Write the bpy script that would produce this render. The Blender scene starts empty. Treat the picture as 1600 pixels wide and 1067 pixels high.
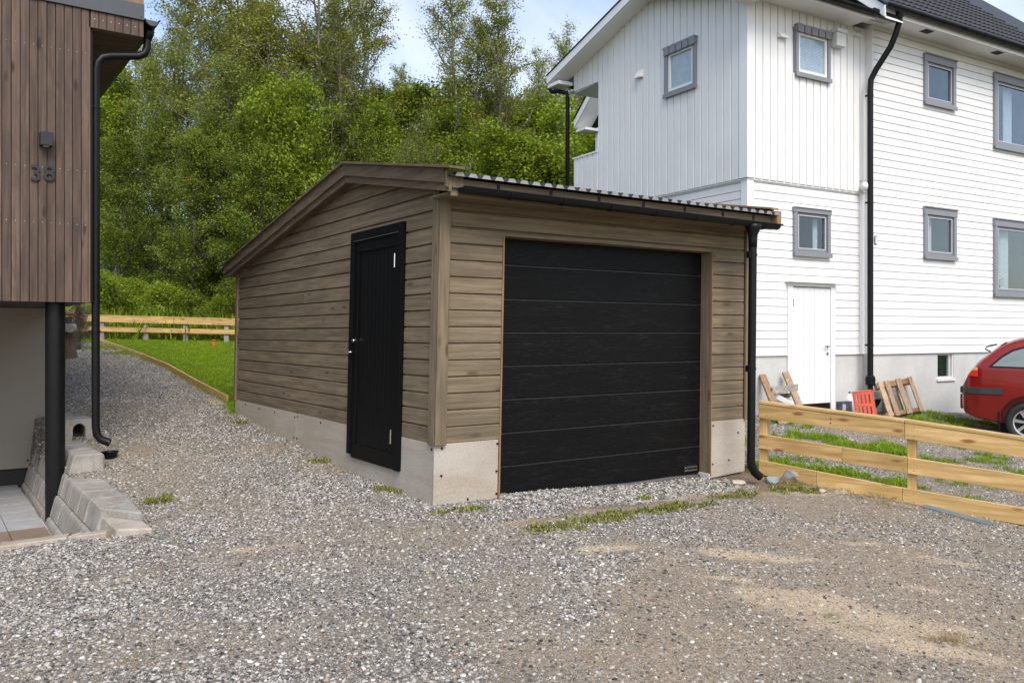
import bpy, bmesh, math, random
import numpy as np
from mathutils import Vector, Matrix

random.seed(7)
np.random.seed(7)
PI = math.pi
SC = bpy.context.scene
COL = SC.collection

# ------------------------------------------------------------------ camera
FPX, CXP, HY, CAMZ = 1312.0, 800.0, 521.0, 1.31      # focal length in photo pixels, horizon row, eye height
cam = bpy.data.cameras.new('camera')
cam_o = bpy.data.objects.new('camera', cam)
COL.objects.link(cam_o)
cam_o.location = (0, 0, CAMZ)
cam_o.rotation_euler = (PI / 2, 0, 0)
cam.sensor_width = 36
cam.lens = FPX / 1600 * 36
cam.shift_y = -(533.5 - HY) / 1600
cam.clip_start = 0.1
cam.clip_end = 900
SC.camera = cam_o

# ------------------------------------------------------------------ sky, sun, exposure
SUN_EL, SUN_AZ = math.radians(48), math.radians(162)     # azimuth measured clockwise from +Y
world = bpy.data.worlds.new('World')
SC.world = world
world.use_nodes = True
wn, wl = world.node_tree.nodes, world.node_tree.links
wn.clear()
w_out = wn.new('ShaderNodeOutputWorld')
w_bg = wn.new('ShaderNodeBackground')
w_bg.inputs['Strength'].default_value = 0.15
sky = wn.new('ShaderNodeTexSky')
sky.sky_type = 'NISHITA'
sky.sun_disc = False
sky.sun_elevation = SUN_EL
sky.sun_rotation = SUN_AZ
sky.altitude = 60
sky.air_density = 1.0
sky.dust_density = 1.6
sky.ozone_density = 1.2
w_tc = wn.new('ShaderNodeTexCoord')
w_map = wn.new('ShaderNodeMapping')
w_map.inputs['Scale'].default_value = (1.0, 1.0, 1.7)
w_map.inputs['Rotation'].default_value = (0.0, 0.35, 0.5)
w_map.inputs['Location'].default_value = (0.35, 0.1, 0.2)
w_noise = wn.new('ShaderNodeTexNoise')
w_noise.inputs['Scale'].default_value = 1.5
w_noise.inputs['Detail'].default_value = 9
w_noise.inputs['Roughness'].default_value = 0.56
w_noise.inputs['Distortion'].default_value = 0.35
w_ramp = wn.new('ShaderNodeValToRGB')
w_ramp.color_ramp.elements[0].position = 0.49
w_ramp.color_ramp.elements[0].color = (0.05, 0.05, 0.05, 1)
w_ramp.color_ramp.elements[1].position = 0.80
w_ramp.color_ramp.elements[1].color = (0.96, 0.96, 0.96, 1)
w_mix = wn.new('ShaderNodeMix')
w_mix.data_type = 'RGBA'
w_mix.inputs[7].default_value = (5.6, 5.4, 5.15, 1)         # cloud radiance
wl.new(w_tc.outputs['Generated'], w_map.inputs['Vector'])
wl.new(w_map.outputs['Vector'], w_noise.inputs['Vector'])
wl.new(w_noise.outputs['Fac'], w_ramp.inputs['Fac'])
wl.new(w_ramp.outputs['Color'], w_mix.inputs[0])
wl.new(sky.outputs['Color'], w_mix.inputs[6])
wl.new(w_mix.outputs[2], w_bg.inputs['Color'])
wl.new(w_bg.outputs['Background'], w_out.inputs['Surface'])

sun = bpy.data.lights.new('sun', 'SUN')
sun.energy = 1.9
sun.angle = math.radians(30)
sun.color = (1.0, 0.945, 0.87)
sun_o = bpy.data.objects.new('sun', sun)
COL.objects.link(sun_o)
_sd = Vector((math.sin(SUN_AZ) * math.cos(SUN_EL), math.cos(SUN_AZ) * math.cos(SUN_EL), math.sin(SUN_EL)))
sun_o.rotation_euler = _sd.to_track_quat('Z', 'Y').to_euler()
sun_o.location = _sd * 60

SC.view_settings.view_transform = 'Standard'
SC.view_settings.look = 'None'
SC.view_settings.gamma = 1
SC.view_settings.use_curve_mapping = False
SC.view_settings.exposure = 0.76
SC.render.engine = 'CYCLES'
SC.cycles.max_bounces = 8
SC.cycles.transparent_max_bounces = 12

# ------------------------------------------------------------------ frames
class Frame:
    """A local building frame: x along its front, y to the back, z up."""
    def __init__(s, ox, oy, deg):
        s.ox, s.oy, s.a = ox, oy, math.radians(deg)
        s.F = (math.cos(s.a), math.sin(s.a)); s.S = (-math.sin(s.a), math.cos(s.a))
    def front(s, px, py, v=0.0):
        r = (px - CXP) / FPX; X, Y = s.ox + v * s.S[0], s.oy + v * s.S[1]
        t = (r * Y - X) / (s.F[0] - r * s.F[1])
        return t, CAMZ + (HY - py) / FPX * (Y + t * s.F[1])
    def side(s, px, py, u=0.0):
        r = (px - CXP) / FPX; X, Y = s.ox + u * s.F[0], s.oy + u * s.F[1]
        t = (r * Y - X) / (s.S[0] - r * s.S[1])
        return t, CAMZ + (HY - py) / FPX * (Y + t * s.S[1])
    def w(s, x, y):
        return s.ox + x * s.F[0] + y * s.S[0], s.oy + x * s.F[1] + y * s.S[1]
    def l(s, X, Y):
        dx, dy = X - s.ox, Y - s.oy
        return dx * s.F[0] + dy * s.F[1], dx * s.S[0] + dy * s.S[1]
FG = Frame(-.565, 6.4, 34.15)      # garage
FW = Frame(3.535, 12.62, 30.8)     # white house
FL = Frame(-4.07, 8.1, 35.35)      # brown house

# ------------------------------------------------------------------ object helpers
def tag(o, label=None, cat=None, group=None, kind=None):
    if label: o['label'] = label
    if cat: o['category'] = cat
    if group: o['group'] = group
    if kind: o['kind'] = kind
    return o
def empty(name, loc=(0, 0, 0), rz=0.0, **k):
    o = bpy.data.objects.new(name, None)
    o.empty_display_size = 0.2
    o.location = loc; o.rotation_euler = (0, 0, rz)
    COL.objects.link(o)
    return tag(o, **k)
def link(name, me, mat=None, parent=None, **k):
    o = bpy.data.objects.new(name, me)
    if mat is not None and len(me.materials) == 0:
        me.materials.append(mat)
    COL.objects.link(o)
    if parent is not None: o.parent = parent
    return tag(o, **k)

class MB:
    def __init__(s, tf=None):
        s.v, s.f, s.tf = [], [], tf
    def add(s, vs, fs):
        n = len(s.v); s.v += [tuple(p) for p in vs]; s.f += [tuple(i + n for i in f) for f in fs]
        return s
    def box(s, x0, x1, y0, y1, z0, z1):
        v = [(x, y, z) for z in (z0, z1) for y in (y0, y1) for x in (x0, x1)]
        return s.add(v, [(0, 2, 3, 1), (4, 5, 7, 6), (0, 1, 5, 4), (2, 6, 7, 3), (0, 4, 6, 2), (1, 3, 7, 5)])
    def prism(s, poly, a0, a1, axis):
        """poly: 2-D outline; extruded from a0 to a1 along axis ('x','y' or 'z')."""
        n = len(poly)
        def P(p, a):
            return {'x': (a, p[0], p[1]), 'y': (p[0], a, p[1]), 'z': (p[0], p[1], a)}[axis]
        vs = [P(p, a0) for p in poly] + [P(p, a1) for p in poly]
        fs = [tuple(range(n)), tuple(range(2 * n - 1, n - 1, -1))]
        fs += [(i, i + n, (i + 1) % n + n, (i + 1) % n) for i in range(n)]
        return s.add(vs, fs)
    def tube(s, pts, r, n=12, cap=True):
        pts = [Vector(p) for p in pts]
        rs = r if isinstance(r, (list, tuple)) else [r] * len(pts)
        up = None; rings = []
        for i, p in enumerate(pts):
            d = (pts[min(i + 1, len(pts) - 1)] - pts[max(i - 1, 0)])
            if d.length < 1e-9: d = Vector((0, 0, 1))
            d.normalize()
            if up is None:
                up = d.orthogonal().normalized()
            else:
                up = up - d * up.dot(d)
                up = up.normalized() if up.length > 1e-6 else d.orthogonal().normalized()
            q = d.cross(up)
            rings.append([p + (up * math.cos(2 * PI * k / n) + q * math.sin(2 * PI * k / n)) * rs[i] for k in range(n)])
        base = len(s.v)
        for rg in rings: s.v += [tuple(p) for p in rg]
        for i in range(len(rings) - 1):
            for k in range(n):
                a = base + i * n + k; b = base + i * n + (k + 1) % n
                s.f.append((a, b, b + n, a + n))
        if cap:
            s.f.append(tuple(base + k for k in reversed(range(n))))
            s.f.append(tuple(base + (len(rings) - 1) * n + k for k in range(n)))
        return s
    def sphere(s, c, r, nu=16, nv=10, sq=(1, 1, 1)):
        base = len(s.v)
        for j in range(nv + 1):
            t = PI * j / nv
            for i in range(nu):
                a = 2 * PI * i / nu
                s.v.append((c[0] + r * sq[0] * math.sin(t) * math.cos(a), c[1] + r * sq[1] * math.sin(t) * math.sin(a), c[2] + r * sq[2] * math.cos(t)))
        for j in range(nv):
            for i in range(nu):
                a = base + j * nu + i; b = base + j * nu + (i + 1) % nu
                s.f.append((a, a + nu, b + nu, b))
        return s
    def mesh(s, name, smooth=False, bevel=0.0, clip=None):
        me = bpy.data.meshes.new(name)
        vs = [s.tf(*p) for p in s.v] if s.tf and not clip else s.v
        me.from_pydata(vs, [], s.f)
        bm = bmesh.new(); bm.from_mesh(me)
        bmesh.ops.remove_doubles(bm, verts=bm.verts, dist=1e-6) if smooth else None
        if clip:
            for co, no in clip:
                bmesh.ops.bisect_plane(bm, geom=bm.verts[:] + bm.edges[:] + bm.faces[:], plane_co=co, plane_no=no, clear_outer=True)
                ed = [e for e in bm.edges if e.is_boundary]
                if ed: bmesh.ops.holes_fill(bm, edges=ed)
            if s.tf:
                for v in bm.verts: v.co = s.tf(*v.co)
        if bevel > 0:
            bmesh.ops.bevel(bm, geom=bm.edges[:], offset=bevel, segments=1, affect='EDGES', profile=0.5)
        bmesh.ops.recalc_face_normals(bm, faces=bm.faces)
        n = len(bm.faces)
        bm.to_mesh(me); bm.free()
        if smooth: me.shade_smooth()
        if smooth == 'auto':
            pass
        return me if n else None
    def build(s, name, mat, parent=None, smooth=False, bevel=0.0, clip=None, **k):
        me = s.mesh(name, smooth, bevel, clip)
        if me is None: return None
        return link(name, me, mat, parent, **k)

# ------------------------------------------------------------------ noise helper (numpy)
def vnoise(x, y, scale, seed=0):
    x = np.asarray(x, float) / scale; y = np.asarray(y, float) / scale
    rs = np.random.RandomState(seed); T = rs.rand(128, 128)
    def one(x, y):
        xi, yi = np.floor(x).astype(int), np.floor(y).astype(int)
        fx, fy = x - xi, y - yi
        fx, fy = fx * fx * (3 - 2 * fx), fy * fy * (3 - 2 * fy)
        g = lambda a, b: T[a % 128, b % 128]
        return (g(xi, yi) * (1 - fx) + g(xi + 1, yi) * fx) * (1 - fy) + (g(xi, yi + 1) * (1 - fx) + g(xi + 1, yi + 1) * fx) * fy
    return (one(x, y) * .55 + one(x * 2.03 + 7, y * 2.03 + 3) * .28 + one(x * 4.1 + 1, y * 4.1 + 9) * .17)
def smooth(e0, e1, x):
    t = np.clip((x - e0) / (e1 - e0), 0, 1)
    return t * t * (3 - 2 * t)
def in_poly(x, y, poly):
    x = np.asarray(x, float); y = np.asarray(y, float)
    c = np.zeros(np.broadcast(x, y).shape, bool)
    n = len(poly)
    for i in range(n):
        x0, y0 = poly[i]; x1, y1 = poly[(i + 1) % n]
        if y0 == y1: continue
        k = ((y0 > y) != (y1 > y)) & (x < (x1 - x0) * (y - y0) / (y1 - y0) + x0)
        c ^= k
    return c

# ------------------------------------------------------------------ materials
class NT:
    def __init__(s, name, rough=0.6, color=(.5, .5, .5), spec=0.5, metal=0.0):
        s.m = bpy.data.materials.new(name); s.m.use_nodes = True
        s.n, s.l = s.m.node_tree.nodes, s.m.node_tree.links
        s.b = s.n['Principled BSDF']
        s.b.inputs['Base Color'].default_value = (*color, 1)
        s.b.inputs['Roughness'].default_value = rough
        s.b.inputs['Metallic'].default_value = metal
        s.b.inputs['Specular IOR Level'].default_value = spec
    def new(s, t, **kw):
        n = s.n.new(t)
        for k, v in kw.items():
            if hasattr(n, k): setattr(n, k, v)
            else: n.inputs[k].default_value = v
        return n
    def link(s, a, b): s.l.new(a, b)
    def coord(s, scale=(1, 1, 1), rnd=True):
        tc = s.new('ShaderNodeTexCoord'); mp = s.new('ShaderNodeMapping')
        mp.inputs['Scale'].default_value = scale
        s.link(tc.outputs['Object'], mp.inputs['Vector'])
        if rnd:
            oi = s.new('ShaderNodeObjectInfo')
            ml = s.new('ShaderNodeMath', operation='MULTIPLY'); ml.inputs[1].default_value = 61.0
            s.link(oi.outputs['Random'], ml.inputs[0]); s.link(ml.outputs[0], mp.inputs['Location'])
        return mp.outputs['Vector']
    def noise(s, vec, scale=5, detail=5, rough=.55, dist=0.0):
        n = s.new('ShaderNodeTexNoise'); n.inputs['Scale'].default_value = scale
        n.inputs['Detail'].default_value = detail; n.inputs['Roughness'].default_value = rough
        n.inputs['Distortion'].default_value = dist
        s.link(vec, n.inputs['Vector']); return n.outputs['Fac']
    def ramp(s, fac, stops, interp='LINEAR'):
        r = s.new('ShaderNodeValToRGB'); r.color_ramp.interpolation = interp
        e = r.color_ramp.elements
        while len(e) < len(stops): e.new(0.5)
        for i, (p, c) in enumerate(stops):
            e[i].position = p; e[i].color = (*c, 1) if len(c) == 3 else c
        s.link(fac, r.inputs['Fac']); return r.outputs['Color']
    def mix(s, fac, a, b, blend='MIX'):
        m = s.new('ShaderNodeMix', data_type='RGBA', blend_type=blend)
        for sock, v in ((0, fac), (6, a), (7, b)):
            if isinstance(v, (int, float)): m.inputs[sock].default_value = v
            elif isinstance(v, tuple): m.inputs[sock].default_value = (*v, 1) if len(v) == 3 else v
            else: s.link(v, m.inputs[sock])
        return m.outputs[2]
    def math(s, op, a, b=None, clamp=False):
        m = s.new('ShaderNodeMath', operation=op, use_clamp=clamp)
        for i, v in enumerate((a, b)):
            if v is None: continue
            if isinstance(v, (int, float)): m.inputs[i].default_value = v
            else: s.link(v, m.inputs[i])
        return m.outputs[0]
    def attr(s, name):
        a = s.new('ShaderNodeAttribute', attribute_name=name); return a.outputs['Fac']
    def rnd(s):
        return s.new('ShaderNodeObjectInfo').outputs['Random']
    def color(s, c): s.link(c, s.b.inputs['Base Color'])
    def bump(s, h, strength=.3, dist=.01):
        b = s.new('ShaderNodeBump'); b.inputs['Strength'].default_value = strength; b.inputs['Distance'].default_value = dist
        s.link(h, b.inputs['Height']); s.link(b.outputs['Normal'], s.b.inputs['Normal'])

def wood(name, c1, c2, axis='x', rough=.75, var=.25, knot=(.3, .2, .12), knots=.7, bump=.35, blotch=.5, cb=None, grain=38, spec=.3):
    t = NT(name, rough, spec=spec)
    g = {'x': (1.6, grain, grain), 'y': (grain, 1.6, grain), 'z': (grain, grain, 1.6)}[axis]
    v = t.coord(g); fine = t.noise(v, 1.0, 7, .62, .25)
    v2 = t.coord({'x': (2.2, 7, 7), 'y': (7, 2.2, 7), 'z': (7, 7, 2.2)}[axis]); blot = t.noise(v2, 1.0, 6, .65, .5)
    col = t.ramp(fine, [(.36, c1), (.62, c2)])
    bl = t.ramp(blot, [(.42, (0, 0, 0)), (.60, (1, 1, 1))])
    col = t.mix(t.math('MULTIPLY', bl, blotch), col, cb or tuple(x * .62 for x in c1), 'MIX')
    kv = t.coord({'x': (2.3, 7.5, 7.5), 'y': (7.5, 2.3, 7.5), 'z': (7.5, 7.5, 2.3)}[axis])
    vo = t.new('ShaderNodeTexVoronoi'); vo.inputs['Scale'].default_value = 1.0; t.link(kv, vo.inputs['Vector'])
    km = t.ramp(vo.outputs['Distance'], [(.08, (1, 1, 1)), (.17, (0, 0, 0))])
    col = t.mix(t.math('MULTIPLY', km, knots), col, knot)
    hs = t.new('ShaderNodeHueSaturation')
    val = t.math('ADD', t.math('MULTIPLY', t.rnd(), var), 1 - var / 2)
    t.link(val, hs.inputs['Value']); t.link(col, hs.inputs['Color'])
    t.color(hs.outputs['Color'])
    t.bump(t.math('ADD', fine, t.math('MULTIPLY', km, .4)), bump, .004)
    return t.m
def plain(name, color, rough=.5, metal=0.0, spec=.5, var=.12, nscale=9.0, bump=.08, dark=.75, bd=.004):
    t = NT(name, rough, color, spec, metal)
    n = t.noise(t.coord((1, 1, 1)), nscale, 6, .6)
    t.color(t.mix(t.ramp(n, [(.3, (0, 0, 0)), (.75, (1, 1, 1))]), tuple(c * dark for c in color), color))
    f = t.noise(t.coord((1, 1, 1)), nscale * 14, 3, .6)
    r = t.math('ADD', t.math('MULTIPLY', n, .18), rough - .09); t.link(r, t.b.inputs['Roughness'])
    t.bump(f, bump, bd)
    return t.m

M = {}
GW1, GW2 = (.126, .095, .058), (.224, .174, .112)
for a in 'xyz':
    M['gwood_' + a] = wood('brown_grey_stained_wood_' + a, GW1, GW2, a, .78, .20, (.085, .056, .032), .85, .45, .40, (.112, .090, .064), 34)
    M['rwood_' + a] = wood('roof_trim_wood_' + a, (.100, .074, .047), (.160, .122, .080), a, .72, .2, (.05, .03, .02), .6, .35, .5)
    M['pine_' + a] = wood('treated_pine_' + a, (.42, .255, .10), (.70, .47, .21), a, .62, .22, (.25, .11, .04), .95, .35, .6, (.47, .315, .100), 24)
    M['raw_' + a] = wood('raw_timber_' + a, (.22, .135, .07), (.33, .21, .115), a, .7, .2, (.25, .12, .05), .8, .3, .4)
M['bwood'] = wood('dark_brown_cladding', (.076, .049, .036), (.142, .094, .070), 'z', .72, .36, (.04, .022, .016), .9, .4, .6, (.062, .045, .038))
M['bwood_x'] = wood('dark_brown_soffit', (.098, .060, .044), (.165, .108, .082), 'x', .66, .3, (.05, .028, .02), .8, .4, .6)
M['old'] = wood('weathered_pallet_wood', (.30, .20, .13), (.47, .34, .22), 'z', .8, .4, (.15, .08, .05), .7, .4, .5)
M['oldgrey'] = wood('grey_weathered_wood', (.28, .25, .22), (.44, .40, .36), 'x', .85, .2, (.15, .1, .08), .6, .4, .5)
M['post'] = wood('grey_post_wood', (.28, .26, .22), (.42, .39, .34), 'z', .85, .2, (.2, .16, .1), .6, .3, .5)
M['orange'] = wood('fresh_cut_wood_edge', (.20, .115, .055), (.30, .185, .09), 'z', .7, .15, (.3, .15, .06), .5, .2, .3)
M['black'] = plain('black_coated_steel', (.0075, .0075, .0085), .42, spec=.22, bump=.03)
M['blackpaint'] = plain('black_paint', (.0045, .0045, .0047), .55, spec=.12, bump=.08)
M['rubber'] = plain('grey_rubber', (.09, .085, .085), .6)
M['zinc'] = plain('zinc_screw', (.32, .31, .30), .35, metal=.8)
M['chrome'] = plain('polished_metal', (.75, .75, .74), .18, metal=1.0, bump=.01)
def white_mat():
    t = NT('white_paint', .46)
    a = t.noise(t.coord((1, 1, 1), False), 1.3, 5, .6); b = t.noise(t.coord((9, 9, .5), False), 1, 5, .65); c = t.noise(t.coord((2.5, 2.5, 26)), 1, 4, .6)
    col = t.mix(t.ramp(a, [(.35, (0, 0, 0)), (.7, (1, 1, 1))]), (.715, .712, .70), (.765, .763, .755))
    col = t.mix(t.math('MULTIPLY', t.ramp(b, [(.52, (0, 0, 0)), (.74, (1, 1, 1))]), .30), col, (.60, .595, .57))
    hs = t.new('ShaderNodeHueSaturation'); t.link(t.math('ADD', t.math('MULTIPLY', t.rnd(), .035), .98), hs.inputs['Value']); t.link(col, hs.inputs['Color'])
    t.color(hs.outputs['Color']); t.bump(c, .12, .004); return t.m
M['white'] = white_mat()
M['white2'] = plain('white_painted_trim', (.78, .78, .775), .42, nscale=3, bump=.04, dark=.96)
M['whitewood'] = M['white']
M['greyframe'] = plain('grey_window_paint', (.225, .230, .255), .45, nscale=4, bump=.05, dark=.9)
M['sheet'] = plain('dark_corrugated_steel', (.045, .045, .048), .34, metal=.3, bump=.02)
M['sheetedge'] = plain('galvanised_sheet_edge', (.36, .34, .31), .45, metal=.3, bump=.02)
M['rooftile'] = plain('black_concrete_tile', (.035, .034, .034), .55, nscale=6, bump=.35, dark=.7)
M['slate'] = plain('light_grey_roof_shingle', (.46, .47, .48), .7, nscale=8, bump=.3)
M['fascia'] = plain('dark_grey_fascia', (.060, .064, .072), .42, bump=.03, dark=.9)
M['fibre'] = plain('beige_fibre_cement', (.27, .235, .195), .8, nscale=3, bump=.15, dark=.92)
M['membrane'] = plain('black_dimpled_membrane', (.013, .012, .012), .6, nscale=20, bump=.5)
M['red'] = plain('red_plastic', (.62, .115, .07), .5, bump=.03, dark=.9)
M['plasticw'] = plain('white_plastic', (.72, .73, .72), .4, bump=.02)
M['bluegrey'] = plain('blue_grey_painted_board', (.135, .215, .27), .7, nscale=12, bump=.2)
M['pink'] = plain('pink_petals', (.72, .12, .36), .6, bump=.02)
M['orangep'] = plain('orange_plastic', (.75, .14, .03), .5)
M['green'] = plain('green_cap', (.02, .16, .07), .5)
M['potgrey'] = plain('dark_grey_pot', (.05, .055, .06), .6)
M['bluebox'] = plain('printed_box', (.13, .14, .22), .6, nscale=18, dark=.3)

def rock_mat(name, c1, c2, sc=14):
    t = NT(name, .8)
    n = t.noise(t.coord(), sc, 8, .6)
    t.color(t.ramp(n, [(.3, c1), (.7, c2)])); t.bump(n, .5, .01); return t.m
M['rock'] = rock_mat('grey_field_stone', (.20, .195, .19), (.40, .385, .36))
M['rockb'] = rock_mat('bluish_stone', (.16, .19, .21), (.33, .37, .39))
M['rockt'] = rock_mat('tan_stone', (.34, .28, .20), (.5, .43, .33))

def concrete(name, c1, c2, stain, sc=2.2, bump=.25, streak=(1, 1, 1), sf=.5):
    t = NT(name, .85)
    v = t.coord((1, 1, 1)); n = t.noise(v, sc, 8, .62)
    col = t.ramp(n, [(.32, c1), (.68, c2)])
    s = t.noise(t.coord(streak), 1.4, 5, .6, .8)
    col = t.mix(t.math('MULTIPLY', t.ramp(s, [(.46, (0, 0, 0)), (.66, (1, 1, 1))]), sf), col, stain)
    fine = t.noise(v, 90, 4, .7)
    col = t.mix(.35, col, t.ramp(fine, [(.35, tuple(x * .6 for x in c1)), (.7, tuple(min(1, x * 1.15) for x in c2))]))
    t.color(col); t.bump(t.math('ADD', n, t.math('MULTIPLY', fine, .25)), bump, .006); return t.m
M['plinth'] = concrete('plinth_board', (.36, .315, .260), (.49, .445, .385), (.335, .255, .170), 1.7, .12, (.5, .5, 4.0), .7)
M['render'] = concrete('rough_grey_render', (.50, .50, .475), (.62, .62, .60), (.40, .39, .35), 1.3, .6, (1.5, 1.5, .5), .4)
M['block'] = concrete('concrete_wall_block', (.225, .210, .188), (.40, .378, .342), (.165, .118, .070), 5, .9, (5, 5, .8), .75)
M['blockbrown'] = concrete('stained_edging_stone', (.30, .255, .20), (.46, .41, .34), (.27, .18, .10), 4, .5, (4, 4, 4), .6)
M['paver'] = concrete('concrete_paver', (.27, .27, .27), (.39, .39, .39), (.22, .16, .10), 3, .2, (1, 1, 1), .35)
M['wetpaver'] = concrete('brown_wet_paver', (.16, .115, .075), (.27, .20, .14), (.12, .085, .055), 3, .2, (1, 1, 1), .5)

def garage_door_mat():
    t = NT('black_woodgrain_steel', .45, spec=.13)
    fine = t.noise(t.coord((9, 95, 95), True), 1, 6, .65, 1.2)
    big = t.noise(t.coord((1.6, 9, 9), True), 1, 5, .7, .8)
    m = t.math('MULTIPLY', t.ramp(fine, [(.50, (0, 0, 0)), (.70, (1, 1, 1))]), t.ramp(big, [(.42, (0, 0, 0)), (.70, (1, 1, 1))]))
    t.color(t.mix(m, (.0040, .0038, .0038), (.026, .025, .028)))
    t.link(t.math('ADD', t.math('MULTIPLY', fine, .2), .40), t.b.inputs['Roughness'])
    t.bump(fine, .5, .003); return t.m
M['gdoor'] = garage_door_mat()

def glass_mat(name, tint, trans=.55, rough=.02):
    m = bpy.data.materials.new(name); m.use_nodes = True
    n, l = m.node_tree.nodes, m.node_tree.links; n.clear()
    o = n.new('ShaderNodeOutputMaterial'); mx = n.new('ShaderNodeMixShader')
    tr = n.new('ShaderNodeBsdfTransparent'); tr.inputs['Color'].default_value = (*tint, 1)
    gl = n.new('ShaderNodeBsdfGlossy'); gl.inputs['Roughness'].default_value = rough
    fr0 = n.new('ShaderNodeLayerWeight'); fr0.inputs['Blend'].default_value = .5; fr = n.new('ShaderNodeMath'); fr.operation = 'POWER'; fr.inputs[1].default_value = 3.0; l.new(fr0.outputs['Facing'], fr.inputs[0])
    ad = n.new('ShaderNodeMath'); ad.operation = 'ADD'; ad.inputs[1].default_value = 1 - trans - .3; ad.use_clamp = True
    tc = n.new('ShaderNodeTexCoord'); no = n.new('ShaderNodeTexNoise'); no.inputs['Scale'].default_value = 1.6
    bp = n.new('ShaderNodeBump'); bp.inputs['Strength'].default_value = .12; bp.inputs['Distance'].default_value = .05
    l.new(tc.outputs['Object'], no.inputs['Vector']); l.new(no.outputs['Fac'], bp.inputs['Height'])
    l.new(bp.outputs['Normal'], gl.inputs['Normal'])
    l.new(fr.outputs[0], ad.inputs[0]); l.new(ad.outputs[0], mx.inputs['Fac'])
    l.new(tr.outputs[0], mx.inputs[1]); l.new(gl.outputs[0], mx.inputs[2]); l.new(mx.outputs[0], o.inputs['Surface'])
    return m
M['glass'] = glass_mat('window_glass', (.86, .91, .94), .655)
M['carglass'] = glass_mat('car_glass', (.35, .42, .42), .25)
M['room'] = plain('room_wall', (.065, .095, .135), .9)
M['curtain'] = plain('white_curtain', (.70, .71, .72), .9, nscale=14, dark=.75)
M['blind'] = plain('white_blind_slat', (.86, .86, .85), .6)
M['numeral'] = plain('dark_metal_numeral', (.028, .029, .033), .5, spec=.3)

def leaf_mat(name, dark, mid, light, yellow, ystr=.05, trans=.35):
    m = bpy.data.materials.new(name); m.use_nodes = True
    t = NT.__new__(NT); t.m = m; t.n, t.l = m.node_tree.nodes, m.node_tree.links
    t.b = t.n['Principled BSDF']; t.b.inputs['Roughness'].default_value = .5
    t.b.inputs['Specular IOR Level'].default_value = .10
    g = t.new('ShaderNodeNewGeometry')
    col = t.ramp(g.outputs['Random Per Island'], [(0, dark), (.45, mid), (.9, light), (1, light)])
    v = t.coord((1, 1, 1)); cl = t.noise(v, .7, 3, .6)
    col = t.mix(t.ramp(cl, [(.35, (0, 0, 0)), (.7, (1, 1, 1))]), col, t.mix(.5, col, light, 'MIX'))
    yl = t.noise(v, 1.1, 2, .5)
    ym = t.math('MULTIPLY', t.ramp(yl, [(.62, (0, 0, 0)), (.72, (1, 1, 1))]), t.ramp(g.outputs['Random Per Island'], [(.5, (0, 0, 0)), (.55, (1, 1, 1))]))
    col = t.mix(t.math('ADD', t.math('MULTIPLY', ym, .8), 0.0), col, yellow)
    hs = t.new('ShaderNodeHueSaturation'); t.link(col, hs.inputs['Color'])
    t.link(t.math('ADD', t.math('MULTIPLY', t.rnd(), .45), .96), hs.inputs['Value'])
    col = hs.outputs['Color']
    t.color(col)
    tl = t.new('ShaderNodeBsdfTranslucent'); t.link(col, tl.inputs['Color'])
    mx = t.new('ShaderNodeMixShader'); mx.inputs['Fac'].default_value = trans
    out = t.n['Material Output']
    t.link(t.b.outputs[0], mx.inputs[1]); t.link(tl.outputs[0], mx.inputs[2]); t.link(mx.outputs[0], out.inputs['Surface'])
    return m
M['leaf_birch'] = leaf_mat('birch_leaves', (.092, .112, .014), (.175, .200, .032), (.295, .310, .075), (.46, .26, .03))
M['leaf_green'] = leaf_mat('bright_shrub_leaves', (.075, .120, .008), (.165, .235, .016), (.280, .345, .040), (.36, .28, .03))
M['leaf_dark'] = leaf_mat('dark_alder_leaves', (.040, .062, .007), (.100, .138, .015), (.210, .252, .042), (.27, .21, .03))
M['leaf_willow'] = leaf_mat('grey_green_willow_leaves', (.076, .100, .016), (.152, .185, .034), (.265, .295, .078), (.28, .24, .05))
M['leaf_red'] = leaf_mat('dark_red_shrub_leaves', (.040, .020, .016), (.085, .045, .035), (.17, .14, .12), (.12, .05, .04))
M['grass'] = leaf_mat('lawn_grass', (.088, .155, .006), (.155, .245, .010), (.235, .330, .026), (.28, .27, .06), trans=.3)
M['weed'] = leaf_mat('weed_leaves', (.075, .098, .020), (.155, .175, .038), (.270, .270, .080), (.36, .26, .10), trans=.3)
M['drygrass'] = leaf_mat('dry_grass', (.16, .11, .05), (.26, .19, .085), (.38, .30, .15), (.3, .2, .08), trans=.25)
M['bark'] = rock_mat('grey_bark', (.08, .072, .062), (.30, .28, .25), 9)
M['bark_d'] = rock_mat('dark_bark', (.035, .028, .022), (.10, .085, .068), 9)

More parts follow.
